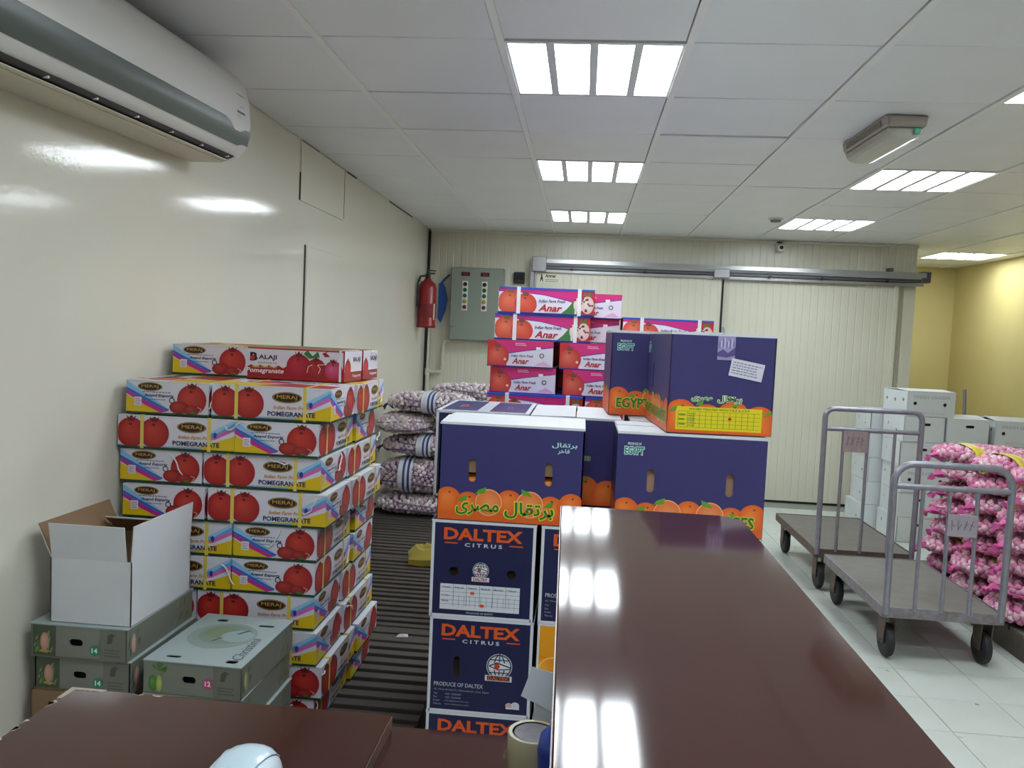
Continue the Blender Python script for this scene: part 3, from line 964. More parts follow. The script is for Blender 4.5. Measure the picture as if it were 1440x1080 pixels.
def slot(cx, cy, w, h, n=6):
    r = min(w, h) / 2
    return [(cx + x, cy + y) for x, y in rounded_rect(w, h, r * .98, n)]
def disc(cx, cy, r, n=14):
    return [(cx + r * math.cos(2 * PI * i / n), cy + r * math.sin(2 * PI * i / n)) for i in range(n)]

def add_panel(g, w, h, holes, t, mx, mi=0):
    """upright card wall with cut-out holes, outer face at y=0, thickness towards +y"""
    bm = bmesh.new()
    es = []
    for loop in [[(0, 0), (w, 0), (w, h), (0, h)]] + holes:
        vs = [bm.verts.new((p[0], 0, p[1])) for p in loop]
        for i in range(len(vs)):
            es.append(bm.edges.new((vs[i], vs[(i + 1) % len(vs)])))
    if holes:
        bmesh.ops.triangle_fill(bm, use_beauty=True, use_dissolve=False, edges=es)
    else:
        bm.faces.new(bm.verts[:])
    bmesh.ops.recalc_face_normals(bm, faces=bm.faces)
    for f in bm.faces:
        if f.normal.y > 0:
            f.normal_flip()
    base = list(bm.faces)
    ext = bmesh.ops.extrude_face_region(bm, geom=base, use_keep_orig=True)
    nv = [e for e in ext['geom'] if isinstance(e, bmesh.types.BMVert)]
    for v in nv:
        v.co.y += t
    bm.verts.index_update()
    bmesh.ops.recalc_face_normals(bm, faces=bm.faces)
    g.add([tuple(v.co) for v in bm.verts], [[v.index for v in f.verts] for f in bm.faces], mi, None, mx)
    bm.free()

def hollow(L, W, H, holes=None, t=.004, top=True, mats=(0,), name='body', mat_list=None, floor_t=.004):
    holes = holes or {}
    g = G()
    for side, w in (('-y', L), ('+x', W), ('-x', W), ('+y', L)):
        l, r = side_rot(side, L, W)
        add_panel(g, w, H, holes.get(side, []), t, Matrix.Translation(l) @ Matrix.Rotation(r[2], 4, 'Z'))
    g.box(-L / 2 + .001, L / 2 - .001, -W / 2 + .001, W / 2 - .001, 0, floor_t)
    if top:
        g.box(-L / 2 + .001, L / 2 - .001, -W / 2 + .001, W / 2 - .001, H - .004, H)
    return g.mesh(name, mat_list)

def strap_mesh(w, h, mt, width=.011):
    g = G()
    e = .0022
    g.box(-width / 2, width / 2, -w / 2 - e, -w / 2 - .0012, -.0, h + e)
    g.box(-width / 2, width / 2, w / 2 + .0012, w / 2 + e, -.0, h + e)
    g.box(-width / 2, width / 2, -w / 2 - e, w / 2 + e, h + .0012, h + e)
    return g.mesh('strap', mt)

def curl(seed, mt, s=.06):
    """loose end of plastic twine hanging flat against a carton side"""
    r = random.Random(seed)
    x, z, a = 0.0, 0.0, r.uniform(-2.6, -.5)
    pts = [(0, -.003, 0)]
    for i in range(7):
        a += r.uniform(-.9, .9)
        x += math.cos(a) * s / 6; z += math.sin(a) * s / 6
        pts.append((x, -.004 - .006 * r.random(), z))
    return G().tube(pts, [.0024] * 7 + [.001], 5).mesh('loose_tie', mt, smooth=60)
CURLS = [curl(s, M_wstrap, .07) for s in range(6)]

# ------------------------------------------------------------------ pomegranate cartons by the left wall
gb = G().box(-PL / 2, PL / 2, -PW / 2, PW / 2, 0, PH - .006)
B_POM = gb.mesh('body', M_card, bevel=.002)
B_POMLID = G().box(-PL / 2 - .0008, PL / 2 + .0008, -PW / 2 - .0008, PW / 2 + .0008, PH - .006, PH - .0005).mesh('lid', M_card, bevel=.001)
S_POM = strap_mesh(PW, PH, M_yel)
S_POMW = strap_mesh(PW, PH, M_wstrap, .006)
PG = 'pomegranate cartons in the tall stack'
_pc = [0]
def pom_carton(x, y, z, rz, label, top=False, straps='y'):
    t = thing('pomegranate_carton', label, 'carton', (x, y, z), rz, PG)
    put('body', B_POM, t); put('lid', B_POMLID, t)
    stick(t, 'front_print', P_MLONG, '-y', PL, PW)
    stick(t, 'end_print', P_MEND, '+x', PL, PW)
    stick(t, 'end_print', P_MEND, '-x', PL, PW)
    if top:
        stick(t, 'top_print', P_MTOP, 'top', PL, PW, PH)
    put('strap', S_POM, t, (-PL * .29, 0, 0)); put('strap', S_POM, t, (PL * .285, 0, 0))
    _pc[0] += 1
    r = random.Random(_pc[0])
    if r.random() < .75:
        put('loose_tie', CURLS[_pc[0] % 6], t, (PL / 2 * r.choice([-.9, .45, .85]), -PW / 2 - .001, PH * r.uniform(.7, .95)))
        if r.random() < .6:
            e_ = r.choice([-1, 1])
            put('loose_tie', CURLS[(_pc[0] + 3) % 6], t, (e_ * (PL / 2 + .001), PW * r.uniform(-.35, .35), PH * r.uniform(.8, .97)), (0, 0, e_ * PI / 2))
    return t

SX, SY = -1.452, 2.53
layers = ['A', 'B', 'A', 'A', 'B', 'B', 'A', 'A', 'B', 'B']
NL = len(layers)
step = (1.222 - PT) / NL
rsh = [.004, 0, 0, .004, 0, 0, -.002, 0, .01, 0]
fxs = [-1.446, -1.472, -1.468, -1.448, -1.472, -1.472, -1.474, -1.462, -1.445, -1.468]
ysh = [0, -.0, .01, -.005, .005, .0, .01, -.01, .0, .005]
ysr = [0, 0, 0, .01, .05, .03, .02, .03, .02, .03]
r = random.Random(5)
for k, kind in enumerate(layers):
    z = 1.222 - step * (k + 1) + .001
    w = ORD[k]
    j = lambda a=.008: r.uniform(-a, a)
    fx = fxs[k]
    y0 = SY + ysh[k]
    top = (k == 0)
    if kind == 'A':
        pom_carton(fx + PW / 2, y0 + PL / 2, z, PI / 2 + j(), 'white pomegranate carton, small end to the front at left, %s full layer' % w, top)
        pom_carton(fx + PW + .006 + PL / 2 + rsh[k], y0 + PW / 2 + j(.004), z, j(), 'white pomegranate carton, long printed side to the front at right, %s full layer' % w, top)
        pom_carton(fx + PL + .012 + PW / 2 + rsh[k] , y0 + PW + .008 + PL / 2 + ysr[k] * .5, z, PI / 2 + j(), 'white pomegranate carton at the rear right corner, long side outward, %s full layer' % w, top)
        if k == 0:
            pom_carton(fx + PL / 2, y0 + PL + .008 + PW / 2, z, j(), 'white pomegranate carton at the rear left against the wall, topmost full layer', top)
    else:
        pom_carton(fx + PL / 2, y0 + PW / 2, z, j(), 'white pomegranate carton, long printed side to the front at left, %s full layer' % w, top)
        pom_carton(fx + PL + .004 + PW / 2 + rsh[k] * .4, y0 + PL / 2 + j(.004), z, PI / 2 + j(), 'white pomegranate carton, small end to the front at right, %s full layer' % w, top)
        pom_carton(fx + PW + .012 + PL / 2 + rsh[k] * .4 , y0 + PL + .01 + PW / 2 + ysr[k] * .5, z, j(), 'white pomegranate carton at the rear right corner, small end outward, %s full layer' % w, top)
        if k == 1:
            pom_carton(fx + PW / 2, y0 + PW + .01 + PL / 2, z, PI / 2, 'white pomegranate carton at the rear left against the wall, second full layer')
# loose top layer
zt = 1.2235
pom_carton(-1.45 + PW / 2 + .002, 2.83 + PL / 2, zt, PI / 2 + .01, 'white pomegranate carton on top of the stack, left of the red-edged one', True)
t = thing('pomegranate_carton', 'red-edged pomegranate carton with black lettering on top of the stack', 'carton', (-1.003, 2.92, zt), -.045, 'pomegranate cartons in the tall stack')
bm_ = G().box(-BL / 2, BL / 2, -BW / 2, BW / 2, 0, BH - .002).mesh('body', M_card, bevel=.002)
put('body', bm_, t); stick(t, 'front_print', P_BAL, '-y', BL, BW); stick(t, 'end_print', P_BALEND, '+x', BL, BW)
put('lid', G().box(-BL / 2 + .002, BL / 2 - .002, -BW / 2 + .002, BW / 2 - .002, BH - .003, BH).mesh('lid', M_kraft, bevel=.001), t)
put('strap', strap_mesh(BW, BH, M_wstrap, .008), t, (BL * .46, 0, 0))
t = thing('pomegranate_carton', 'white and maroon carton on the stack behind the red-edged one', 'carton', (-.995, 3.125, zt), -.03, 'pomegranate cartons in the tall stack')
put('body', bm_, t); stick(t, 'front_print', P_BAL, '-y', BL, BW); stick(t, 'end_print', P_BALEND, '+x', BL, BW)
put('lid', G().box(-BL / 2 + .002, BL / 2 - .002, -BW / 2 + .002, BW / 2 - .002, BH - .003, BH).mesh('lid', M_kraft, bevel=.001), t)
put('loose_tie', CURLS[2], t, (BL / 2 + .001, .0, BH * .95), (0, 0, PI / 2))

# ------------------------------------------------------------------ pink pomegranate cartons behind
B_AN = G().box(-AL / 2, AL / 2, -AW / 2, AW / 2, 0, AH - .0015).mesh('body', mat('maroon_card', '#9A2B33', .5), bevel=.002)
S_AN = strap_mesh(AW, AH, M_wstrap, .015)
B_ANLID = G().box(-AL / 2 - .001, AL / 2 + .001, -AW / 2 - .001, AW / 2 + .001, AH - .003, AH - .0003).mesh('lid', mat('blue_card', '#2B4FC0', .5), bevel=.001)
AG = 'pink pomegranate cartons behind the orange cartons'
def anar(x, y, z, rz, label, strap=True, lid=True):
    t = thing('pink_pomegranate_carton', label, 'carton', (x, y, z), rz, AG)
    put('body', B_AN, t)
    if lid and strap: put('lid', B_ANLID, t)
    stick(t, 'front_print', P_ALONG, '-y', AL, AW)
    stick(t, 'end_print', P_AEND, '+x', AL, AW); stick(t, 'end_print', P_AEND, '-x', AL, AW)
    if strap:
        put('strap', S_AN, t, (-AL * .29, 0, 0)); put('strap', S_AN, t, (AL * .345, 0, 0))
    return t
AY = 3.35
t = anar(-.158, AY + AW / 2, 1.501, 0, 'pink and white pomegranate carton at the very top, long side to the front')
put('loose_tie', CURLS[1], t, (-AL / 2 - .001, -AW / 2 + .02, AH * .95), (0, 0, -PI / 2 - .9))
anar(-.170, AY + AW / 2 + .004, 1.394, .006, 'pink and white carton directly beneath the topmost pink one, long side front')
anar(-.387 + AW / 2, AY + AL / 2 - .01, 1.286, PI / 2 + .01, 'pink carton end with big red fruit, upper left under the two long ones', False)
anar(-.093 + AW / 2, AY + AL / 2, 1.286, PI / 2 - .008, 'pink carton end, upper right, partly behind the tall navy carton', False)
anar(-.371 + AW / 2, AY + AL / 2 - .004, 1.179, PI / 2, 'pink carton end with big red fruit, lower left of the four ends', False)
anar(-.077 + AW / 2, AY + AL / 2, 1.179, PI / 2 + .006, 'pink carton end, lower right, partly behind the tall navy carton', False)
anar(.155 - AW / 2, 3.62 + AL / 2 + .01, 1.501, PI / 2, 'pink carton end at the back, right beside the topmost long carton', False)
anar(.150 - AW / 2, 3.64 + AL / 2 + .01, 1.394, PI / 2, 'pink carton end at the back, second layer, above the tall navy carton', False)
anar(.165 + AL / 2, 3.62 + AW / 2, 1.405, 0, 'pink and white carton at the right back, long side above the navy cartons')
anar(.365, 3.62 + AW / 2 + .012, 1.298, 0, 'pink carton hidden under the long one at the right back')
for k in range(10):
    z = 1.179 - .1066 * (k + 1)
    if k == 0:
        anar(-.185, AY + AW / 2 - .03, z, .0, 'pink carton with purple base edge just above the white carton tops')
        anar(.21, AY + AW / 2, z, 0, 'pink carton at the right of the purple-edged one, below the ends')
    elif z > PT - .02:
        z = max(z, PT)
        anar(-.19, AY + AW / 2, z, 0, 'pink carton low in the back stack, %s hidden layer, left' % ORD[k])
        anar(.21, AY + AW / 2, z, 0, 'pink carton low in the back stack, %s hidden layer, right' % ORD[k])
for k in range(11):
    anar(.365, 3.62 + AW / 2 + .012, PT + .1079 * (10 - k), 0, 'pink carton in the rear right column, %s from its top' % ORD[k + 1], False)
for k in range(12):
    anar(-.035, 3.64 + .012 + AW / 2 + .10, PT + .1069 * (11 - k), 0, 'pink carton in the rear left column, %s from its top' % ORD[k + 1], False)

# ------------------------------------------------------------------ navy orange cartons
H_E = {'-y': [slot(EL * .235, EH * .52, .020, .062), slot(EL * .765, EH * .52, .020, .062)], '+y': [slot(EL * .235, EH * .52, .020, .062), slot(EL * .765, EH * .52, .020, .062)]}
H_E['-x'] = [slot(EW * .5, EH * .55, .014, .075)]
B_EG = hollow(EL, EW, EH, H_E, top=False, mat_list=M_navy)
B_EGC = hollow(EL, EW, EH, {'-y': H_E['-y']}, top=False, mat_list=M_navy)
B_EGS = hollow(EL, EW, EH, {'+y': [slot(EL * .30, EH * .52, .012, .075)]}, top=False, mat_list=M_navy)
B_EGN = hollow(EL, EW, EH, {}, top=False, mat_list=M_navy)
B_EGI = G().box(-EL / 2 + .012, EL / 2 - .012, -EW / 2 + .012, EW / 2 - .012, .006, EH - .012).mesh('inner_tray', mat('brown_inner_tray', '#B08A6E', .7))
FLAP = G().box(0, EL - .002, 0, EW / 2 - .003, 0, .004).mesh('flap', M_card)
EDGE = G()
for (a, b, c, d) in ((-EL / 2 - .0006, EL / 2 + .0006, -EW / 2 - .0006, -EW / 2 + .004), (-EL / 2 - .0006, EL / 2 + .0006, EW / 2 - .004, EW / 2 + .0006),
                     (-EL / 2 - .0006, -EL / 2 + .004, -EW / 2, EW / 2), (EL / 2 - .004, EL / 2 + .0006, -EW / 2, EW / 2)):
    EDGE.box(a, b, c, d, EH - .0035, EH + .0005)
EDGE = EDGE.mesh('rim', M_card)
EG = 'navy orange cartons on the citrus stack'
def egypt(x, y, z, rz, label, front=None, end='plain', inner=True, body=None, lift=(.01, .02)):
    t = thing('orange_carton', label, 'carton', (x, y, z), rz, EG)
    put('body', body or B_EG, t); put('rim', EDGE, t)
    if front: stick(t, 'front_print', front, '-y', EL, EW)
    e = {'plain': P_EPL, 'table': P_ETAB, 'oranges': P_EOR}[end]
    stick(t, 'end_print', e, '-x', EL, EW); stick(t, 'end_print', P_EPL, '+x', EL, EW)
    put('flap', FLAP, t, (-EL / 2 + .001, -EW / 2 + .001, EH - .001), (lift[0], 0, 0))
    put('flap', FLAP, t, (EL / 2 - .001, EW / 2 - .001, EH - .001), (lift[1], 0, PI))
    if inner: put('inner_tray', B_EGI, t)
    return t
ZE = PT + 3 * DH + .003
egypt(-.178, 2.2 + EW / 2, ZE, 0, 'navy orange carton with green Arabic lettering and two open hand slots', P_EAR, inner=False, lift=(.045, .03))
E3 = egypt(.297, 2.2 + EW / 2, ZE, 0, 'navy orange carton with English lettering right behind the brown ledge', P_EEN, body=B_EGC)
t = egypt(.352, 2.2 + EL / 2 + .012, ZE + EH + .006, PI / 2 + .07, 'navy orange carton with yellow table and stickers, topmost at right', None, 'table', body=B_EGS)
stick(t, 'side_print', P_EEN, '+y', EL, EW)
E6 = egypt(.276, 2.628 + EW / 2 + .012, ZE + EH + .006, .045, 'tall-standing navy orange carton behind the topmost one, left of it', P_EEN, body=B_EGN)
egypt(-.012, 2.5 + EL / 2, ZE, PI / 2, 'navy orange carton sunk between the two front ones, orange picture showing', None, 'oranges', body=B_EGC)
egypt(.29, 2.5 + EL / 2, ZE, PI / 2, 'navy orange carton hidden beneath the tall-standing one', None, 'plain', body=B_EGC)
# stickers on the topmost carton (its small end faces the front)
def stk1(a, w, h):
    a.rect(0, 0, w, h, '#9C94BE')
    a.poly([(0, h * .3), (w * .3, h * .45), (w * .6, h * .3), (w, h * .55), (w, h * .2), (w * .5, h * .1), (0, h * .15)], '#5A4E8A')
    for i in range(9):
        x = w * (.08 + .1 * i)
        a.rect(x, h * (.5 + .03 * (i % 3)), x + w * .05, h * (.75 + .06 * (i % 4)), '#D6CEE6' if i % 2 else '#6A5E9C'); a.n -= 1
def stk2(a, w, h):
    a.rect(0, 0, w, h, '#D6D4E4')
    a.scribble(w * .06, h * .12, w * .88, h * .76, '#8A88A0', 5, 11)
o = put('photo_sticker', art_generic(.046, .062, stk1, 'photo_sticker'), t); o.matrix_local = Matrix.Translation((-EL / 2 - .002, EW / 2 - EW * .44, EH * .75)) @ Matrix.Rotation(-PI / 2, 4, 'Z')
o = put('paper_label', art_generic(.088, .046, stk2, 'paper_label'), t); o.matrix_local = Matrix.Translation((-EL / 2 - .003, EW / 2 - EW * .555, EH * .60)) @ Matrix.Rotation(-PI / 2, 4, 'Z') @ Matrix.Rotation(-.17, 4, (0, -1, 0))

# oranges seen through the slots and holes
M_or = mat('orange_peel', '#E8891E', .42, noise=(30, '#DE7A14', .6), bump=(220, .25))
def orange(x, y, z, r_, label):
    g = G()
    n = 16
    prof = [(0.02 * r_, -.93 * r_)] + [(r_ * math.sin(PI * i / 12), -r_ * .95 * math.cos(PI * i / 12)) for i in range(1, 12)] + [(.10 * r_, .90 * r_), (.02 * r_, .87 * r_)]
    g.lathe(prof, n)
    t_ = thing('orange', label, 'orange', (x, y, z))
    put('peel', g.mesh('peel', M_or, smooth=60), t_)
    put('stem_button', G().lathe([(.0, .0), (.1 * r_, .0), (.08 * r_, .05 * r_), (0, .06 * r_)], 8, (0, 0, .87 * r_)).mesh('stem_button', mat('stem_green', '#5A5A2A', .7)), t_)
zf = ZE + .0045
for i, (ox, lab) in enumerate(((-.178 - EL * .265, 'orange visible through the left hand slot of the Arabic-lettered carton'), (-.178 + EL * .265, 'orange visible through the right hand slot of the Arabic-lettered carton'))):
    orange(ox, 2.2 + .047, zf + .085, .041, lab)
    g = G().box(-.06, .06, -.035, .035, 0, .043).box(-.06, .06, .045, .049, 0, .24).box(-.06, .06, -.049, .049, .237, .24).box(-.06, .06, -.049, -.046, .126, .238)
    tag(g.obj('card_divider', M_kraft, None, loc=(ox, 2.2 + .055, zf)), 'brown card divider under the orange in the %s slot' % ('left' if i == 0 else 'right'), 'card divider')

# ------------------------------------------------------------------ navy citrus cartons
B_DT = hollow(DL, DW, DH, {'-y': [disc(DL * .225, DH * .475, .0125), disc(DL * .78, DH * .475, .0125)]}, mat_list=M_dnavy)
B_DA = hollow(DL, DW, DH, {'-y': [slot(DL * .275, DH * .48, .017, .060)]}, mat_list=M_dnavy)
B_DOc = hollow(DL, DW, DH, {'-y': [slot(DL * .235, DH * .55, .018, .058)]}, mat_list=M_dnavy)
B_DI = G().box(-DL / 2 + .03, DL / 2 - .03, -DW / 2 + .03, DW / 2 - .03, .006, DH - .02).mesh('inner_tray', M_dkraft)
RIM = G()
for sx in (-1, 1):
    for sy in (-1, 1):
        RIM.box(sx * DL / 2 - .004 * (sx > 0) - .0006 * (sx < 0), sx * DL / 2 + .0006 * (sx > 0) + .004 * (sx < 0), sy * DW / 2 - .004 * (sy > 0) - .0006 * (sy < 0), sy * DW / 2 + .0006 * (sy > 0) + .004 * (sy < 0), 0, DH)
for sx in (-1, 1):
    RIM.box(sx * DL / 2 - .002, sx * DL / 2 + .002, -DW / 2, DW / 2, DH - .004, DH - .0002)
RIM.box(-DL / 2 - .0006, DL / 2 + .0006, -DW / 2 - .0006, -DW / 2 + .004, DH - .004, DH)
RIM = RIM.mesh('rim', M_card)
DG = 'navy citrus cartons under the orange cartons'
def daltex(x, y, z, kind, label, rz=0.0, top=False):
    t = thing('citrus_carton', label, 'carton', (x, y, z), rz, DG)
    put('body', {'table': B_DT, 'address': B_DA, 'orange': B_DOc}[kind], t)
    put('rim', RIM, t)
    stick(t, 'front_print', {'table': P_DTAB, 'address': P_DADR, 'orange': P_DOR}[kind], '-y', DL, DW)
    put('inner_tray', B_DI, t)
    if top: stick(t, 'lid_print', P_DTOP, 'top', DL, DW, DH)
    return t
cx = [-.241, .056, .350]
rows = ['lowest', 'middle', 'upper']
kinds = [['address', 'address', 'table'], ['orange', 'orange', 'address'], ['table', 'address', 'table']]
DLAB = {(0, 2): 'navy citrus carton with a printed table and two round holes', (0, 1): 'navy citrus carton with globe emblem and address lines',
        (0, 0): 'lowest navy citrus carton, half hidden by the desk edge', (1, 2): 'navy citrus carton beside the tabled one, mostly behind the brown ledge',
        (1, 1): 'orange-printed citrus carton squeezed between navy carton and brown ledge', (1, 0): 'lowest citrus carton of the middle column behind the ledge',
        (2, 2): 'navy citrus carton at the right, only its corner past the ledge', (2, 1): 'middle citrus carton of the right column behind the ledge', (2, 0): 'lowest citrus carton of the right column behind the ledge'}
for c in range(3):
    for q in range(3):
        dx = -.002 if (c, q) == (0, 2) else .003
        daltex(cx[c] + (dx if c == 0 else 0), 2.2 + DW / 2, PT + DH * q + .0005 * q, kinds[c][q], DLAB[(c, q)], .004 * ((c + q) % 3 - 1))
for c in range(3):
    for q in range(3):
        daltex(cx[c], 2.2 + DW * 1.5 + .012, PT + DH * q, 'address', 'rear navy citrus carton, %s of the %s column' % (rows[q], ('left', 'middle', 'right')[c]))
daltex(-.297, 2.51 + DW / 2, PT + 3 * DH + .0025, 'address', 'citrus carton with two navy panels on its taped white lid', 0, True)
orange(-.241 - .002 - DL * .275, 2.2 + .053, PT + DH * 2 + DH * .475, .022, 'orange behind the left round hole of the tabled citrus carton')

# ------------------------------------------------------------------ mango and papaya cartons, open white box
B_MA = hollow(ML, MW, MH, {'-y': [slot(ML * .47, MH * .50, .038, .019)], '+x': [slot(MW * f, MH * .55, .013, .028) for f in (.30, .52, .74)]}, mat_list=[M_mango], top=False)
B_MI = G().box(-ML / 2 + .02, ML / 2 - .02, -MW / 2 + .02, MW / 2 - .02, .005, MH - .01).mesh('inner_tray', M_black)
def lid_with_holes():
    g = G()
    hs = [slot(ML * .25, MW * .10, .042, .016), slot(ML * .86, MW * .09, .034, .022), slot(ML * .26, MW * .88, .034, .022), slot(ML * .80, MW * .83, .050, .016)]
    add_panel(g, ML + .004, MW + .004, hs, .003, Matrix.Translation((-ML / 2 - .002, -MW / 2 - .002, MH + .003)) @ Matrix.Rotation(-PI / 2, 4, 'X'))
    return g.mesh('lid', M_lid)
B_ML = lid_with_holes()
MG = 'grey-green fruit cartons beside the desk'
def mango(x, y, z, label, front, side, rz=0, lid=False, h=MH):
    t = thing('fruit_carton', label, 'carton', (x, y, z), rz, MG)
    put('body', B_MA, t); put('lid', B_ML, t); put('inner_tray', B_MI, t)
    stick(t, 'end_print', front, '-y', ML, MW)
    stick(t, 'side_print', side, '+x', ML, MW).location.x += .0
    if lid: put('lid_print', P_LID, t, (-ML / 2, -MW / 2, MH + .003), (-PI / 2, 0, 0))
    if z < .2: pass
    return t
MX, MY = -1.31, 2.08 + MW / 2
mango(MX, MY, .494, 'grey-green mango carton numbered 14, directly under the white box', P_M14, P_MSIDE, 0)
mango(MX + .008, MY + .008, .402, 'grey-green mango carton numbered 14, second under the white box', P_M14, P_MSIDE, -.01)
t = thing('brown_carton', 'brown carton under the two mango cartons by the wall', 'carton', (MX, MY, .315), .01)
put('body', hollow(ML, MW, .086, {'-y': [slot(ML * .2, .05, .012, .010), slot(ML * .30, .032, .012, .02)]}, mat_list=M_kraft), t)
def bc(a, w, h):
    a.rect(w * .72, h * .70, w * .86, h * .82, '#A8492A'); a.rect(w * .5, h * .2, w * .9, h * .5, '#7A5E42')
stick(t, 'front_print', art_generic(ML, .086, bc, 'front_print'), '-y', ML, MW)
t = thing('dark_carton', 'dark carton with a red band low by the left wall', 'carton', (MX, MY, .215), 0)
put('body', hollow(ML, MW, .099, mat_list=mat('dark_card', '#3A2A24', .6)), t)
def dc(a, w, h):
    a.rect(0.001, h * .25, w - .001, h * .55, '#8A241E')
stick(t, 'front_print', art_generic(ML, .099, dc, 'front_print'), '-y', ML, MW)
t = thing('kraft_carton', 'plain brown carton at the foot of the wall pile', 'carton', (MX, MY, PT), 0)
put('body', hollow(ML, MW, .104, mat_list=M_kraft), t)
put('tape', G().box(-.025, .025, -MW / 2 - .0008, -MW / 2, 0, .104).mesh('tape', M_chip), t)
PX, PY = -.992, 2.085 + MW / 2
mango(PX, PY, .414, 'grey-green papaya carton numbered 12 with handwriting on its lid', P_M12, P_PSIDE, -.02, True)
mango(PX - .004, PY + .004, .322, 'grey-green carton right under the one numbered 12', P_MNO, P_MSIDE, .005)
mango(PX + .003, PY + .002, .230, 'grey-green carton third in the pile numbered 12', P_MNO, P_MSIDE, 0)
t = thing('kraft_carton', 'plain brown carton at the foot of the papaya pile', 'carton', (PX, PY, PT), 0)
put('body', hollow(ML, MW, .119, mat_list=M_kraft), t)
put('tape', G().box(-.025, .025, -MW / 2 - .0008, -MW / 2, 0, .119).mesh('tape', M_chip), t)

def duo(w, h, t=.005):
    """card sheet in XZ, white on -y, brown on +y, hinge along z=0"""
    g = G()
    g.box(0, w, 0, t * .5, 0, h, 0); g.box(.0005, w - .0005, t * .5, t, 0.0005, h - .0005, 1)
    return g
WX0, WX1, WY0, WY1, WZ, WH = -1.402, -1.174, 2.095, 2.43, .587, .175
ww, wd = WX1 - WX0, WY1 - WY0
t = thing('open_white_box', 'white cardboard box standing open with brown inside', 'box', (WX0, WY0, WZ), 0)
wm = [M_card, M_kraft]
g = G()
for l, rz_, w_ in (((0, 0, 0), 0, ww), ((ww, 0, 0), PI / 2, wd), ((ww, wd, 0), PI, ww), ((0, wd, 0), -PI / 2, wd)):
    mx = Matrix.Translation(l) @ Matrix.Rotation(rz_, 4, 'Z')
    g.box(0, w_, 0, .0025, 0, WH, 0, None, mx); g.box(.001, w_ - .001, .0025, .005, .0005, WH - .0005, 1, None, mx)
g.box(0.001, ww - .001, .001, wd - .001, 0, .005, 1)
put('body', g.mesh('body', wm), t)
fh = .098
def flap(l, rz_, tilt, w_, bend=0.0):
    o = put('flap', duo(w_, fh).mesh('flap', wm), t)
    o.matrix_local = Matrix.Translation(l) @ Matrix.Rotation(rz_, 4, 'Z') @ Matrix.Rotation(tilt, 4, 'X')
flap((.002, 0, WH), 0, .16, ww - .016)                    # front flap, upright
flap((ww, 0, WH), PI / 2, .06, wd)                     # right flap, upright
flap((0, wd, WH), -PI / 2, .42, wd)                    # left flap, leaning to the wall
flap((ww, wd, WH), PI, -.95, ww)                       # back flap, folded inwards

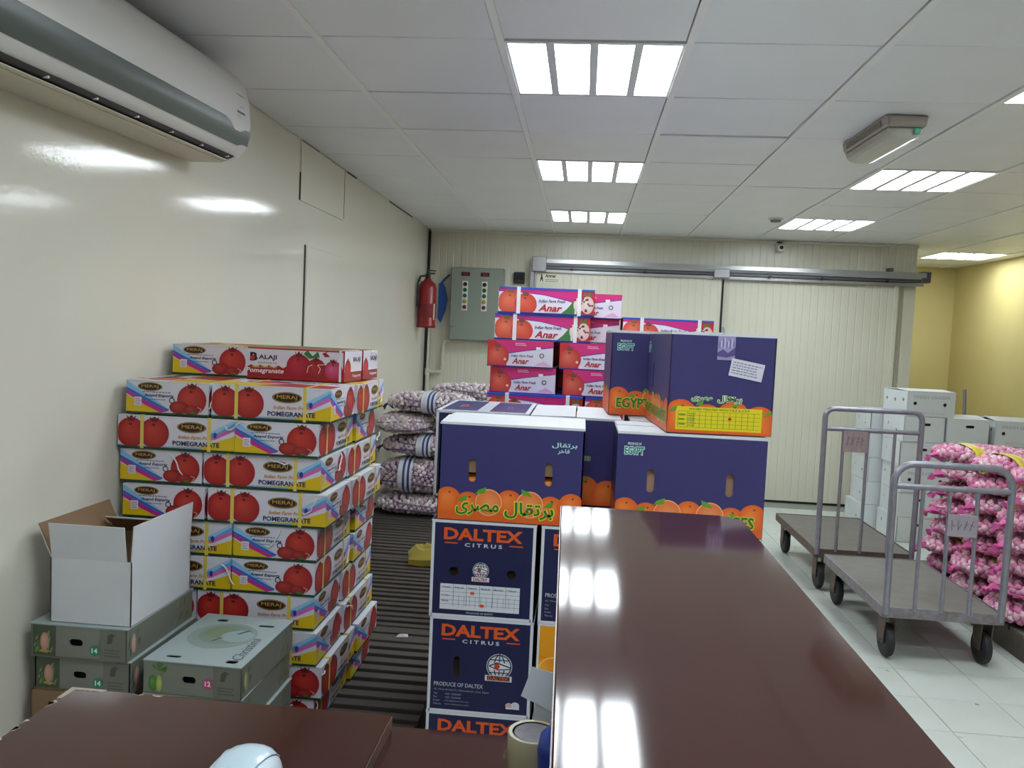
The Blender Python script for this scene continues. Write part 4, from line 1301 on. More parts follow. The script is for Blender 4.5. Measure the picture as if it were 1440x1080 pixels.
# ------------------------------------------------------------------ net sacks of garlic
def bulb_unit(n=7):
    prof = [(.12, -.86), (.70, -.66), (1.0, -.05), (.80, .46), (.30, .84), (.07, 1.2)]
    g = G().lathe(prof, n)
    return g.v, g.f
BU = bulb_unit()
def sack_radius(d, a, b, c, n=2.7):
    return (abs(d[0] / a) ** n + abs(d[1] / b) ** n + abs(d[2] / c) ** n) ** (-1 / n)
def sack_meshes(seed, a, b, c, r0, cols, net_m, nm):
    """bulbs, net and folds of one sack; half sizes a, b, c; origin at its underside"""
    rn = random.Random(seed)
    area = 4 * PI * (((a * b) ** 1.6 + (a * c) ** 1.6 + (b * c) ** 1.6) / 3) ** (1 / 1.6) * 1.12
    N = int(area / (r0 * r0 * 3.3))
    g = G()
    ga = PI * (3 - math.sqrt(5))
    ph = [rn.uniform(0, 6) for _ in range(4)]
    def bulge(p):
        return 1 + .05 * math.sin(9 * p[0] + ph[0]) * math.cos(8 * p[1] + ph[1])
    for i in range(N):
        z = 1 - 2 * (i + .5) / N
        rr = math.sqrt(1 - z * z)
        d = Vector((a * rr * math.cos(ga * i), b * rr * math.sin(ga * i), c * z * 1.25)).normalized()
        p = d * sack_radius(d, a - r0, b - r0, c - r0)
        p *= bulge(p)
        s = r0 * rn.uniform(.82, 1.15)
        q = Matrix.Translation(p + Vector((0, 0, c))) @ Matrix.Rotation(rn.uniform(0, 6.28), 4, 'Z') @ Matrix.Rotation(rn.uniform(0, 2.6), 4, 'X') @ Matrix.Scale(s, 4)
        if p.z + c < s * .8:
            q.translation.z = s * .8
        col = rgb(rn.choice(cols))
        f = rn.uniform(.85, 1.08)
        g.add(BU[0], BU[1], 0, tuple(min(1, x * f) for x in col), q)
    me = g.mesh(nm + '_bulbs', M_bulb, smooth=75)
    # the net itself: closed body just under the bulbs' tops
    net = G()
    nu, nv = 22, 12
    vs = []
    for j in range(nv + 1):
        th = PI * j / nv
        for i in range(nu):
            d = Vector((math.sin(th) * math.cos(2 * PI * i / nu) * a, math.sin(th) * math.sin(2 * PI * i / nu) * b, math.cos(th) * c)).normalized()
            p = d * sack_radius(d, a - r0 * 1.15, b - r0 * 1.15, c - r0 * 1.15)
            vs.append((p.x, p.y, p.z + c))
    fs = [[j * nu + i, j * nu + (i + 1) % nu, (j + 1) * nu + (i + 1) % nu, (j + 1) * nu + i] for j in range(nv) for i in range(nu)]
    net.add(vs, fs)
    # gathered cords of netting across the sack
    def cord(fn, r_, k=26, closed=True):
        pts = []
        for i in range(k):
            d = fn(2 * PI * i / k)
            d = Vector(d).normalized()
            p = d * (sack_radius(d, a - r0, b - r0, c - r0) + r0 * .75)
            pts.append((p.x, p.y, max(p.z + c, .006)))
        net.tube(pts, r_, 5, 0, closed)
    w1 = rn.uniform(-.2, .2)
    cord(lambda t: (a * math.cos(t), b * math.sin(t), c * (-.35 + .12 * math.sin(3 * t + w1 * 9))), .0055)
    cord(lambda t: (a * math.cos(t), b * math.sin(t) * .9 + .02, c * (.25 + .18 * math.sin(2 * t + w1 * 5))), .003)
    cord(lambda t: (a * (w1 + .1 * math.sin(t)), b * math.cos(t), c * math.sin(t)), .0025)
    cord(lambda t: (a * (.6 + w1 * .4), b * math.cos(t), c * math.sin(t)), .0025)
    nme = net.mesh(nm + '_net', net_m, smooth=80)
    # gathered ends
    def tail(sx):
        tg = G()
        n_ = 11
        secs = [(a - r0 * 1.6, c * .72, c * .8), (a - r0 * .3, c * .50, c * .82), (a + .010, .020, c * .72), (a + .020, .010, c * .62), (a + .036, .026, c * .42), (a + .042, .030, c * .30)]
        vs_ = []
        for q, (x_, r_, z_) in enumerate(secs):
            for i in range(n_):
                t_ = 2 * PI * i / n_
                k_ = r_ * (rn.uniform(.55, 1.25) if q != 3 else 1)
                vs_.append((sx * (x_ + (rn.uniform(-.014, .012) if q == 5 else 0)), k_ * math.cos(t_) * (1.5 if q < 2 else 1), max(.004, z_ + k_ * math.sin(t_) * .8)))
        tg.add(vs_, [[q * n_ + i, q * n_ + (i + 1) % n_, (q + 1) * n_ + (i + 1) % n_, (q + 1) * n_ + i] for q in range(5) for i in range(n_)] + [[5 * n_ + i for i in range(n_)]])
        return tg.mesh('net_tail', net_m, smooth=50, fix=True)
    return me, nme, tail(-1), tail(1)

def ring_label(a, b, c, r0, x, w, cols, name):
    """printed band wrapped over a sack at x"""
    g = G()
    k = 40
    bands = len(cols)
    for q in range(bands):
        xa = x - w / 2 + w * q / bands; xb = x - w / 2 + w * (q + 1) / bands
        ring = []
        for xx in (xa, xb):
            for i in range(k):
                t_ = 2 * PI * i / k
                s = max(.05, 1 - abs(xx / a) ** 2.7) ** (1 / 2.7)
                u, v = math.cos(t_), math.sin(t_)
                rr = (abs(u / b) ** 2.7 + abs(v / c) ** 2.7) ** (-1 / 2.7) * s + .004
                ring.append((xx, u * rr, max(v * rr + c, .002)))
        g.add(ring, [[i, (i + 1) % k, k + (i + 1) % k, k + i] for i in range(k)], 0, rgb(cols[q]))
    return g.mesh(name, ink_material(), smooth=80)

M_bulb = bpy.data.materials.new('garlic_skin'); M_bulb.use_nodes = True
_nt = M_bulb.node_tree
_a = _nt.nodes.new('ShaderNodeVertexColor'); _a.layer_name = 'Col'
_nt.links.new(_a.outputs['Color'], _nt.nodes['Principled BSDF'].inputs['Base Color'])
_nt.nodes['Principled BSDF'].inputs['Roughness'].default_value = .45
M_pnet = mat('pink_netting', '#C23C84', .55, noise=(60, '#D86AA6', .6))
M_vnet = mat('purple_netting', '#5E4478', .55, noise=(60, '#7A6090', .6))
PINK = ['#DEA0B6', '#D490AA', '#E4B6C4', '#CE82A2', '#E2C0CA', '#CA789C']
WHT = ['#D6CACA', '#CABABC', '#E0D8D4', '#C0AAB2', '#D8CECC', '#B49EA8']
pa, pb, pc_ = .30, .198, .0560
PS = [sack_meshes(40 + i, pa, pb, pc_, .0195, PINK, M_pnet, 'pink_garlic') for i in range(3)]
PLAB = ring_label(pa, pb, pc_, .0195, -.13, .055, ['#CFBE3A', '#C4B030', '#CFBE3A'], 'label_band')
PLAB2 = ring_label(pa, pb, pc_, .0195, .13, .055, ['#CFBE3A', '#B4AC34', '#CFBE3A'], 'label_band')
PSG = 'pink net garlic sacks'
rr = random.Random(21)
colw = ['back', 'middle', 'front']
for ci, yc in enumerate((5.02, 4.60, 4.19)):
    for k in range(7):
        z = .1315 + .1085 * (6 - k)
        var = (k * 2 + ci) % 3
        t = thing('garlic_sack', 'pink net garlic sack, %s of the %s column beside the trolleys' % ((ORD[k] if k else 'topmost'), colw[ci]), 'sack',
                  (2.40 + rr.uniform(-.035, .03) - (.03 if k > 4 else 0), yc + rr.uniform(-.012, .012), z), rr.uniform(-.07, .07) + (PI if (k + ci) % 2 else 0), PSG)
        b_ = put('garlic_bulbs', PS[var][0], t); b_['kind'] = 'stuff'
        put('net', PS[var][1], t); put('net_tail', PS[var][2], t); put('net_tail', PS[var][3], t)
        put('label_band', PLAB2 if (k + ci) % 2 else PLAB, t, None, None)
wa, wb_, wc = .31, .20, .076
WS = [sack_meshes(60 + i, wa, wb_, wc, .0195, WHT, M_vnet, 'white_garlic') for i in range(3)]
WL_ = ring_label(wa, wb_, wc, .0175, .01, .10, ['#D2D6DC', '#C8CDD6', '#D2D6DC', '#3A4A7E', '#C8CDD6', '#2E3E74', '#D2D6DC'], 'label_band')
wb2, wc2 = .20, .125
WS2 = sack_meshes(70, wa, wb2, wc2, .0185, WHT, M_vnet, 'white_garlic_big')
WL2 = ring_label(wa, wb2, wc2, .0185, -.09, .10, ['#D2D6DC', '#D2D6DC', '#3A4A7E', '#C8CDD6', '#2E3E74', '#D2D6DC'], 'label_band')
WGp = 'purple net garlic sacks'
def wsack(x, y, z, label, var, big=False, rz=0.0, lab=True, tails=True):
    t = thing('garlic_sack', label, 'sack', (x, y, z), rz, WGp)
    S = WS2 if big else WS[var]
    b_ = put('garlic_bulbs', S[0], t); b_['kind'] = 'stuff'
    put('net', S[1], t)
    if tails: put('net_tail', S[2], t)
    put('net_tail', S[3], t)
    if lab: put('label_band', WL2 if big else WL_, t)
wsack(-1.10, 5.80, PT + .002, 'purple net garlic sack lying lowest on the pallet, left', 0, False, .03, False)
wsack(-.40, 5.74, PT + .002, 'purple net garlic sack lying lowest, half behind the navy cartons', 1, False, -.05, False)
wsack(-1.10, 5.80, .266, 'fat purple net garlic sack with blue-striped label, second from below', 0, True, .02)
wsack(-.36, 5.84, .266, 'fat purple net garlic sack behind the Arabic-lettered carton', 1, True, -.02, False)
wsack(-1.08, 5.83, .524, 'purple net garlic sack with blue label, third from the top', 2, False, .0)
wsack(-.36, 5.85, .524, 'purple net garlic sack hidden behind cartons, third from the top', 1, False, .04, False)
wsack(-1.235, 5.84, .678, 'short-looking purple net garlic sack, second from the top, left', 1, False, PI / 2, False, False)
wsack(-.675, 5.84, .678, 'purple net garlic sack, second from the top, right', 0, False, .05, False)
wsack(-1.05, 5.83, .830, 'topmost purple net garlic sack with blue-striped label', 0, False, -.03)
wsack(-1.0, 6.46, PT + .002, 'rear purple net garlic sack, lowest layer', 1, True, 0, False)
wsack(-1.0, 6.46, .364, 'rear purple net garlic sack, second layer', 2, True, 0, False)
wsack(-1.0, 6.46, .616, 'rear purple net garlic sack, third layer', 0, True, 0, False)
wsack(-.86, 6.46, .868, 'pinkish garlic sack peeking over behind the topmost one', 2, False, 0, False)
wsack(-.33, 5.86, .830, 'purple net garlic sack just showing above the navy lid', 2, False, .1, False)

# ------------------------------------------------------------------ white ginger cartons
GHo = {'-y': [disc(GL * .17, GH * .52, .0135), disc(GL * .79, GH * .50, .0135)], '-x': [disc(GW * .16, GH * .62, .013), disc(GW * .5, GH * .60, .013), disc(GW * .84, GH * .64, .013)]}
B_G1 = hollow(GL, GW, GH, GHo, t=.005, mat_list=M_gin)
GE = .295
B_G2 = hollow(GE, GW, GH, {'-y': [slot(GE * .55, GH * .72, .062, .020)], '-x': [slot(GW * .25, GH * .6, .014, .03), slot(GW * .65, GH * .4, .03, .014)]}, t=.005, mat_list=M_gin)
def g_in(w):
    return G().box(-w / 2 + .03, w / 2 - .03, -GW / 2 + .03, GW / 2 - .03, .006, GH - .02).mesh('inner_tray', mat('dark_inner', '#4A4238', .8))
GI1, GI2 = g_in(GL), g_in(GE)
gf = {}
def ginger(x, y, z, kind, label, rz=0.0, lift=0.0):
    t = thing('ginger_carton', label, 'carton', (x, y, z), rz, 'white ginger cartons by the yellow wall')
    w = GL if kind == 1 else GE
    put('body', B_G1 if kind == 1 else B_G2, t)
    put('inner_tray', GI1 if kind == 1 else GI2, t)
    if kind == 1: stick(t, 'front_print', P_GIN, '-y', GL, GW)
    if w not in gf:
        gf[w] = G().box(0, w - .002, 0, GW / 2 - .003, 0, .005).mesh('flap', M_gin)
    put('flap', gf[w], t, (-w / 2 + .001, -GW / 2 + .001, GH), (lift, 0, 0))
    put('flap', gf[w], t, (w / 2 - .001, GW / 2 - .001, GH), (lift * .6, 0, PI))
    return t
gx = [2.375 + GE / 2, 2.685 + GE / 2, 3.03 + GL / 2]
gr = random.Random(8)
cw = ['left', 'middle', 'right']
for k in range(5):
    z = .002 + .1885 * (4 - k)
    for c in range(3):
        jx = gr.uniform(-.012, .012) if k else 0
        kd = 1 if c == 2 or (c == 0 and k in (2,)) else 2
        x = gx[c] + jx + (.03 if (kd == 1 and c == 0) else 0)
        if c == 1 and k == 2: x += .065
        ginger(x, 6.33 + GW / 2 + gr.uniform(-.01, .01), z, kd, 'white ginger carton in the front row, %s column, %s layer under the highest carton' % (cw[c], ORD[k] if k else 'first'), gr.uniform(-.03, .03), .10 if k == 0 and c > 0 else 0)
    for c in range(2):
        ginger(2.28 + GE / 2 + .33 * c + gr.uniform(-.015, .015), 6.76 + GW / 2, z, 2, 'white ginger carton in the rear row, %s, %s layer under the highest carton' % (('outer', 'inner')[c], ORD[k] if k else 'first'), gr.uniform(-.03, .05), 0)
ginger(2.375 + GL / 2, 6.33 + GW / 2 + .01, .945, 1, 'highest white ginger carton with faint printed lettering', .09, .05)
# leaning steel handle behind the ginger cartons
tg = tag(G().tube([(3.30, 7.30, .02), (3.235, 7.30, .9), (3.222, 7.30, 1.12)], .014, 10).obj('steel_pole', M_steel, None, smooth=50), 'steel handle pole sticking up behind the white ginger cartons', 'pole')

# ------------------------------------------------------------------ platform trolleys
def trolley(x0, x1, y0, y1, zd, htop, hmid, label, plate, bars, deck_m, rail_m, chamfer, back_caster=True):
    cx_, w, d = (x0 + x1) / 2, x1 - x0, y1 - y0
    t = thing('platform_trolley', label, 'trolley', (cx_, y0, 0), 0, 'platform trolleys')
    G().box(-w / 2 + .004, w / 2 - .004, .004, d - .004, zd - .018, zd).obj('deck', deck_m, t, bevel=.002)
    fr = G()
    for a in ((-w / 2 - .003, w / 2 + .003, -.003, .003), (-w / 2 - .003, w / 2 + .003, d - .003, d + .003), (-w / 2 - .003, -w / 2 + .003, 0, d), (w / 2 - .003, w / 2 + .003, 0, d)):
        fr.box(*a, zd - .045, zd + .003)
    fr.box(-w / 2, w / 2, d * .3, d * .3 + .03, zd - .045, zd - .019); fr.box(-w / 2, w / 2, d * .7, d * .7 + .03, zd - .045, zd - .019)
    fr.obj('deck_frame', rail_m, t)
    R_ = .078
    for sx in (-1, 1):
        for yy in (.075, d - .09):
            wx = sx * (w / 2 - .05)
            c = bpy.data.objects.new('caster', G().prism([(-.045, zd - .05), (.045, zd - .05), (.03, R_ - .01), (-.03, R_ - .01)], -.026, -.021, 'x').prism([(-.045, zd - .05), (.045, zd - .05), (.03, R_ - .01), (-.03, R_ - .01)], .021, .026, 'x').box(-.035, .035, -.05, .05, zd - .056, zd - .046).tube([(-.03, 0, R_), (.03, 0, R_)], .008, 8).mesh('caster', M_rust, fix=True))
            COL.objects.link(c); c.parent = t; c.location = (wx, yy, 0)
            wg = G().lathe([(.045, -.017), (R_ - .012, -.019), (R_ - .003, -.014), (R_, 0), (R_ - .003, .014), (R_ - .012, .019), (.045, .017)], 24, mx=Matrix.Translation((0, 0, R_ + .0015)) @ Matrix.Rotation(PI / 2, 4, 'Y'))
            put('wheel', wg.mesh('wheel', M_rubber, smooth=40), c)
    hw = w / 2 - .012
    ch = chamfer
    pts = [(-hw, 0, zd - .03), (-hw - .004, 0, htop - ch)]
    for k in range(1, 6):
        a = PI / 2 * k / 5
        pts.append((-hw - .004 + ch * (1 - math.cos(a)), 0, htop - ch + ch * math.sin(a)))
    pts += [(-p[0], p[1], p[2]) for p in reversed(pts)]
    G().tube(pts, .0155, 10).obj('handle', M_steel, t, smooth=50)
    G().tube([(-hw, 0, hmid), (hw, 0, hmid)], .013, 10).obj('crossbar', M_steel, t, smooth=50)
    for b in bars:
        G().tube([(b - cx_, 0, zd - .01), (b - cx_, 0, hmid - .01)], .0095, 8).obj('upright', M_steel, t, smooth=50)
    pm, px0, px1, pz0, pz1 = plate
    pg = G().box(px0 - cx_, px1 - cx_, -.014, -.010, pz0, pz1).obj('plate', pm, t, bevel=.001)
    def marks(a, w_, h_):
        rn = random.Random(int(px0 * 100))
        for i in range(4):
            x = w_ * (.15 + .2 * i)
            a.line([(x, h_ * .3), (x + w_ * rn.uniform(-.04, .1), h_ * .75)], w_ * .03, '#6E6066')
            a.line([(x, h_ * rn.uniform(.3, .7)), (x + w_ * .12, h_ * rn.uniform(.3, .7))], w_ * .025, '#6E6066')
    put('plate_marks', art_generic(px1 - px0, pz1 - pz0, marks, 'plate_marks'), pg, (px0 - cx_, -.0142, pz0))
    return t
M_plate1 = mat('pinkish_plate', '#A89698', .5, noise=(60, '#8E7A80', .6))
M_plate2 = mat('grey_plate', '#A29AA4', .5, noise=(40, '#938A96', .6))
trolley(1.398, 1.952, 4.90, 5.87, .25, 1.072, .955, 'steel platform trolley with brownish deck, the farther of the two', (M_plate1, 1.512, 1.645, .828, .948), (1.515, 1.65, 1.80), mat('brown_deck', '#6F6A62', .6, noise=(14, '#5E5A52', .8)), M_rust, .05)
trolley(1.418, 1.945, 3.85, 4.77, .252, .915, .812, 'steel platform trolley with plywood deck, nearest the counter', (M_plate2, 1.665, 1.795, .60, .70), (1.555, 1.672, 1.792), M_ply, mat('painted_angle_iron', '#8C8894', .5, noise=(30, '#6E625C', .5)), .085)

# ------------------------------------------------------------------ fixtures on the walls and ceiling
# fire extinguisher
t = thing('fire_extinguisher', 'red fire extinguisher hanging by the dark wall corner', 'extinguisher', (-1.385, 7.22, 1.435), .5)
M_red = mat('red_enamel', '#8E1E22', .3)
put('cylinder', G().lathe([(.078, 0), (.085, .012), (.085, .025), (.080, .03), (.082, .34), (.07, .385), (.035, .415), (.028, .43)], 24).mesh('cylinder', M_red, smooth=50), t)
put('valve', G().lathe([(.022, .425), (.024, .47), (.014, .475), (.014, .49)], 12).box(-.012, .06, -.012, .012, .47, .485).box(-.012, .07, -.01, .01, .497, .508).mesh('valve', M_black), t)
hz = [(-.02, -.02, .455), (-.075, -.03, .445), (-.10, -.04, .39), (-.102, -.045, .30), (-.10, -.04, .18)]
put('hose', G().tube(hz, .010, 8).mesh('hose', M_rubber, smooth=60), t)
put('label', G().lathe([(.0828, .09), (.0828, .21)], 24).mesh('label', mat('red_label', '#7E181C', .4), smooth=60), t)
def lw(a, w, h):
    a.rect(0, 0, w, h, '#D9D3CC'); a.scribble(w * .1, h * .05, w * .8, h * .9, '#8A8078', 8, 2)
o = put('white_label', art_generic(.018, .14, lw, 'white_label'), t); o.matrix_local = Matrix.Rotation(.55, 4, 'Z') @ Matrix.Translation((-.009, -.0835, .07))
put('bracket', G().tube([(-.03, .08, .40), (-.06, .10, .44), (-.10, .075, .50), (-.11, .06, .54)], .006, 6).mesh('bracket', M_alu, smooth=60), t)
bs = [(0, 0, .06), (.03, -.012, .02), (.07, -.012, .14), (.088, -.01, .24), (.066, -.006, .34), (.03, 0, .40), (0, 0, .38)]
g = G()
n_ = len(bs)
g.add([(p[0], p[1], p[2]) for p in bs] + [(p[0], .018, p[2]) for p in bs], [list(range(n_)), list(range(2 * n_ - 1, n_ - 1, -1))] + [[i, (i + 1) % n_, n_ + (i + 1) % n_, n_ + i] for i in range(n_)])
g.tube([(.01, .004, .37), (.05, .002, .42), (.10, .004, .47)], [.010, .011, .008], 6)
tb = tag(g.obj('blue_sheet', mat('blue_plastic_sheet', '#2A56A8', .4), None, smooth=40, loc=(-1.365, 7.66, 1.47), fix=True), 'blue plastic sheet hanging behind the fire extinguisher', 'plastic sheet')
# control cabinet
t = thing('control_cabinet', 'grey-green control cabinet with two rows of indicator lamps', 'cabinet', (-.995, 7.679, 1.335), 0)
M_cab = mat('cabinet_enamel', '#8C958A', .4)
put('body', G().box(-.245, .245, -.10, 0, 0, .67).mesh('body', M_cab, bevel=.006), t)
dr = put('door', G().box(-.238, .238, -.118, -.102, .007, .663).mesh('door', M_cab, bevel=.004), t)
for z in (.12, .565):
    put('hinge', G().box(-.235, -.205, -.128, -.118, z, z + .02).mesh('hinge', M_alu, bevel=.003), dr)
for cx_, in ((-.108,), (.070,)):
    put('display', G().box(cx_ - .04, cx_ + .04, -.124, -.118, .59, .625).mesh('display', mat('dark_red_display', '#3A1418', .3), bevel=.002), dr)
    put('display_digits', G().box(cx_ - .02, cx_ + .022, -.1248, -.124, .60, .615).mesh('display_digits', mat('red_digits', '#8E2226', .4)), dr)
    put('lamp_plate', G().box(cx_ - .026, cx_ + .026, -.121, -.118, .275, .545).mesh('lamp_plate', M_white), dr)
    for i, c in enumerate(('#141414', '#17613C', '#17613C', '#A89A2E', '#6E1A20')):
        z = .515 - .052 * i
        put('indicator', G().lathe([(.019, 0), (.019, .006), (.014, .014), (.0, .016)], 14, mx=Matrix.Translation((cx_, -.121, z)) @ Matrix.Rotation(PI / 2, 4, 'X')).mesh('indicator', mat('indicator' + c, c, .25), smooth=40), dr)
# thermostat
t = thing('thermostat', 'small black thermostat box on the cream wall beside the cabinet', 'thermostat', (-.62, 7.679, 1.88), 0)
put('case', G().box(-.05, .05, -.04, 0, 0, .105).mesh('case', M_black, bevel=.006), t)
put('display', G().box(-.036, .036, -.043, -.04, .03, .09).mesh('display', mat('dark_glass', '#20282C', .15)), t)
# pipe with elbow
t = tag(G().tube([(-1.44, 7.645, .40), (-1.44, 7.645, 1.02), (-1.435, 7.64, 1.03), (-1.32, 7.64, 1.035), (-1.30, 7.64, 1.05), (-1.295, 7.64, 1.30), (-1.28, 7.64, 1.33), (-1.25, 7.655, 1.335)], .017, 10).tube([(-1.44, 7.645, 1.0), (-1.44, 7.645, 1.06)], .022, 10).tube([(-1.295, 7.64, 1.10), (-1.295, 7.64, 1.13)], .022, 10).obj('water_pipe', M_panel, None, smooth=60), 'cream painted pipe with an elbow in the wall corner', 'pipe')
tag(G().tube([(-1.443, 7.652, 1.06), (-1.44, 7.652, 1.40)], .012, 8).obj('thin_pipe', M_panel, None, smooth=60), 'thin cream pipe running up below the fire extinguisher', 'pipe')
# door rail
t = thing('door_rail', 'long grey metal sliding rail above the cold-room doors', 'rail', (-.50, 7.60, 2.0), 0)
put('cover', G().prism([(0.06, .045), (-.045, .045), (-.06, .07), (-.055, .105), (0.06, .115)], .09, 3.44, 'x').mesh('cover', M_alu, fix=True), t)
put('track', G().box(.09, 3.45, -.05, .02, .018, .040).mesh('track', mat('dark_steel', '#5A5A5E', .4, metal=.6)), t)
put('lower_lip', G().box(.05, 3.43, -.03, .0, -.012, .012).mesh('lower_lip', M_alu), t)
put('end_bracket', G().box(0, .13, -.065, .05, -.01, .125).mesh('end_bracket', M_alu, bevel=.006), t)
put('middle_bracket', G().box(1.62, 1.76, -.068, .05, -.005, .075).mesh('middle_bracket', M_alu, bevel=.006), t)
put('end_stop', G().box(3.40, 3.48, -.055, .04, .02, .115).mesh('end_stop', mat('dark_steel'), bevel=.004), t)
for x in (.35, 1.0, 2.1, 2.55, 3.1):
    put('bolt', G().box(x, x + .02, -.068, -.05, .01, .03).mesh('bolt', M_black), t)
put('clip', G().box(3.13, 3.17, -.02, .05, .112, .14).mesh('clip', M_rust), t)
put('upright', G().box(-.012, .022, -.03, .04, -1.98, .06).mesh('upright', M_alu), t)
# security camera
t = thing('security_camera', 'small white security camera on top of the back wall', 'camera', (1.70, 7.655, 2.29), 0)
put('housing', G().lathe([(.0, -.075), (.028, -.07), (.036, -.05), (.036, .0), (.03, .02)], 16, mx=Matrix.Rotation(-PI / 2, 4, 'X')).mesh('housing', M_white, smooth=50), t)
t.children[0].rotation_euler = (0.1, 0, 0)
put('lens', G().lathe([(.0, .0), (.017, .0), (.017, .006), (0, .007)], 14, mx=Matrix.Translation((0, -.073, -.005)) @ Matrix.Rotation(PI / 2, 4, 'X')).mesh('lens', M_black), t)
put('mount', G().box(-.03, .03, -.0, .024, .0, .06).mesh('mount', M_white, bevel=.004), t)
# smoke detector
t = thing('ceiling_sensor', 'small flat white sensor on the ceiling before the back wall', 'sensor', (1.37, 6.35, CEIL), 0)
put('base', G().lathe([(.052, -.0005), (.05, -.012)], 20).mesh('base', M_white, smooth=40), t)
put('cap', G().lathe([(.04, -.012), (.036, -.026), (.0, -.03)], 20).mesh('cap', mat('grey_cap', '#8A847C', .5), smooth=40), t)
# emergency light
t = thing('emergency_light', 'long emergency light fixed on the ceiling with a green spot', 'emergency light', (1.225, 3.72, CEIL - .001), 0.03)
put('housing', G().prism([(-.085, 0), (.085, 0), (.078, -.045), (-.078, -.045)], -.255, .255, 'y').mesh('housing', mat('greyish_plastic', '#A89E94', .35), bevel=.006, fix=True), t)
put('cover', G().prism([(-.075, -.045), (.075, -.045), (.062, -.080), (.03, -.092), (-.03, -.092), (-.062, -.080)], -.245, .245, 'y').mesh('cover', mat('milky_cover', '#B4B2A4', .18), bevel=.008, fix=True), t)
put('side_window', G().box(-.0835, -.081, -.20, .20, -.036, -.010).mesh('side_window', mat('brown_tint', '#6A5C48', .2)), t)
put('indicator', G().box(.03, .055, -.2565, -.243, -.074, -.050).mesh('indicator', mat('green_led', '#4F8E7C', .3, emit=('#4FE0B0', .08)), bevel=.003), t)
put('end_cap', G().box(-.07, .07, -.260, -.2555, -.040, -.006).mesh('end_cap', mat('pinkish_plastic', '#B0A29C', .4), bevel=.003), t)

# air conditioner
t = thing('air_conditioner', 'white split air conditioner with grey band high on the left wall', 'air conditioner', (X0 + .002, 2.985, 2.132), 0)
t.rotation_euler = (.028, 0, 0)
LEN = 1.75
prof = [(0, .180), (.12, .186), (.175, .176), (.208, .140), (.226, .08), (.232, 0.0), (.228, -.045), (.215, -.088), (.195, -.112), (.165, -.128), (.10, -.135), (.0, -.135)]
bod = G().prism(prof, -LEN, 0, 'y')
put('body', bod.mesh('body', M_white, smooth=35, bevel=.010, seg=2, fix=True), t)
def profx(z):
    ps = prof[2:10]
    for (xa, za), (xb, zb) in zip(ps, ps[1:]):
        if zb <= z <= za:
            return xa + (xb - xa) * (za - z) / (za - zb)
    return .2
# grey band, wavy at its end
bg = G()
top_pts, bot_pts = [], []
K = 40
for i in range(K + 1):
    y = -LEN + .012 + (LEN - .020) * i / K
    e = y + .008
    top = -.012
    if e > -.19: top = -.012 - .030 * min(1, (e + .19) / .06)
    if e > -.09: top = -.042 + .016 * min(1, (e + .09) / .05)
    top_pts.append((y, top)); bot_pts.append((y, -.088 + (.010 if e > -.06 else 0)))
vs = []
for (y, a), (_, b) in zip(top_pts, bot_pts):
    for q in range(5):
        z = a + (b - a) * q / 4
        vs.append((profx(z) + .0025, y, z))
fs = [[i * 5 + q, i * 5 + q + 1, (i + 1) * 5 + q + 1, (i + 1) * 5 + q] for i in range(K) for q in range(4)]
put('grey_band', bg.add(vs, fs).mesh('grey_band', M_acband, smooth=40, fix=True), t)
put('air_slot', G().prism([(.148, -.1325), (.188, -.1175), (.190, -.121), (.150, -.1365)], -LEN + .06, -.05, 'y').mesh('air_slot', M_black, fix=True), t)
for k, (x, z) in enumerate(((.142, -.140), (.158, -.136))):
    put('louver', G().prism([(x, z), (x + .012, z + .003), (x + .012, z + .0005), (x, z - .0025)], -LEN + .065, -.055, 'y').mesh('louver', M_beige, fix=True), t)
for k in range(8):
    y = -.09 - .2 * k
    put('vane', G().box(.160, .186, y, y + .006, -.128, -.121).mesh('vane', M_white), t)
put('underside', G().box(.012, .135, -LEN + .02, -.02, -.1375, -.135).mesh('underside', M_beige), t)
def ac(a, w, h):
    a.rect(w * .05, h * .72, w * .95, h * .86, '#5A5F66')
    a.rect(w * .05, h * .20, w * .95, h * .28, '#5A5F66')
    a.rect(w * .05, h * .48, w * .22, h * .56, '#3A3A3A')
    a.scribble(w * .4, h * .42, w * .5, h * .26, '#9A9A9E', 4, 3)
    a.scribble(w * .05, h * .0, w * .4, h * .16, '#AAAAB0', 3, 5)
    a.text('INVERTER', w * .12, h * .75, w * .6, h * .08, '#C8CCD0', .02)
o = put('sticker', art_generic(.075, .10, ac, 'sticker'), t)
o.matrix_local = Matrix.Translation((.2325, -.125, .002)) @ Matrix.Rotation(PI / 2, 4, 'Z') @ Matrix.Rotation(-.10, 4, 'X')

# ------------------------------------------------------------------ reception counter and desk
LZ = CAM_H - .265
t = thing('reception_counter', 'tall brown laminate counter ledge reflecting the ceiling lamps', 'counter', (.115, .72, 0), 0)
lx0, lx1, ly0, ly1 = -.022 - .115, .252 - .115, .05 - .72, 1.29 - .72
led = put('ledge', G().prism([(lx0 + .024, ly0), (lx1, ly0), (lx1, ly1 - .03), (lx1 - .03, ly1 - .003), (lx0, ly1)], LZ - .025, LZ, 'z').mesh('ledge', M_lam, bevel=.0012, fix=True), t)
put('edge_band', G().prism([(lx0 + .0228, ly0 + .001), (lx0 + .0238, ly0 + .001), (lx0 - .0002, ly1 - .001), (lx0 - .0012, ly1 - .001)], LZ - .0245, LZ - .0008, 'z').mesh('edge_band', M_lamedge, fix=True), t)
put('front_panel', G().box(lx0 + .12, lx1 - .03, ly0 + .02, ly1 - .03, 0, LZ - .0255).mesh('front_panel', M_lam), t)
put('plinth', G().box(lx0 + .11, lx1 - .02, ly0 + .01, ly1 - .02, 0, .08).mesh('plinth', M_dark), t)

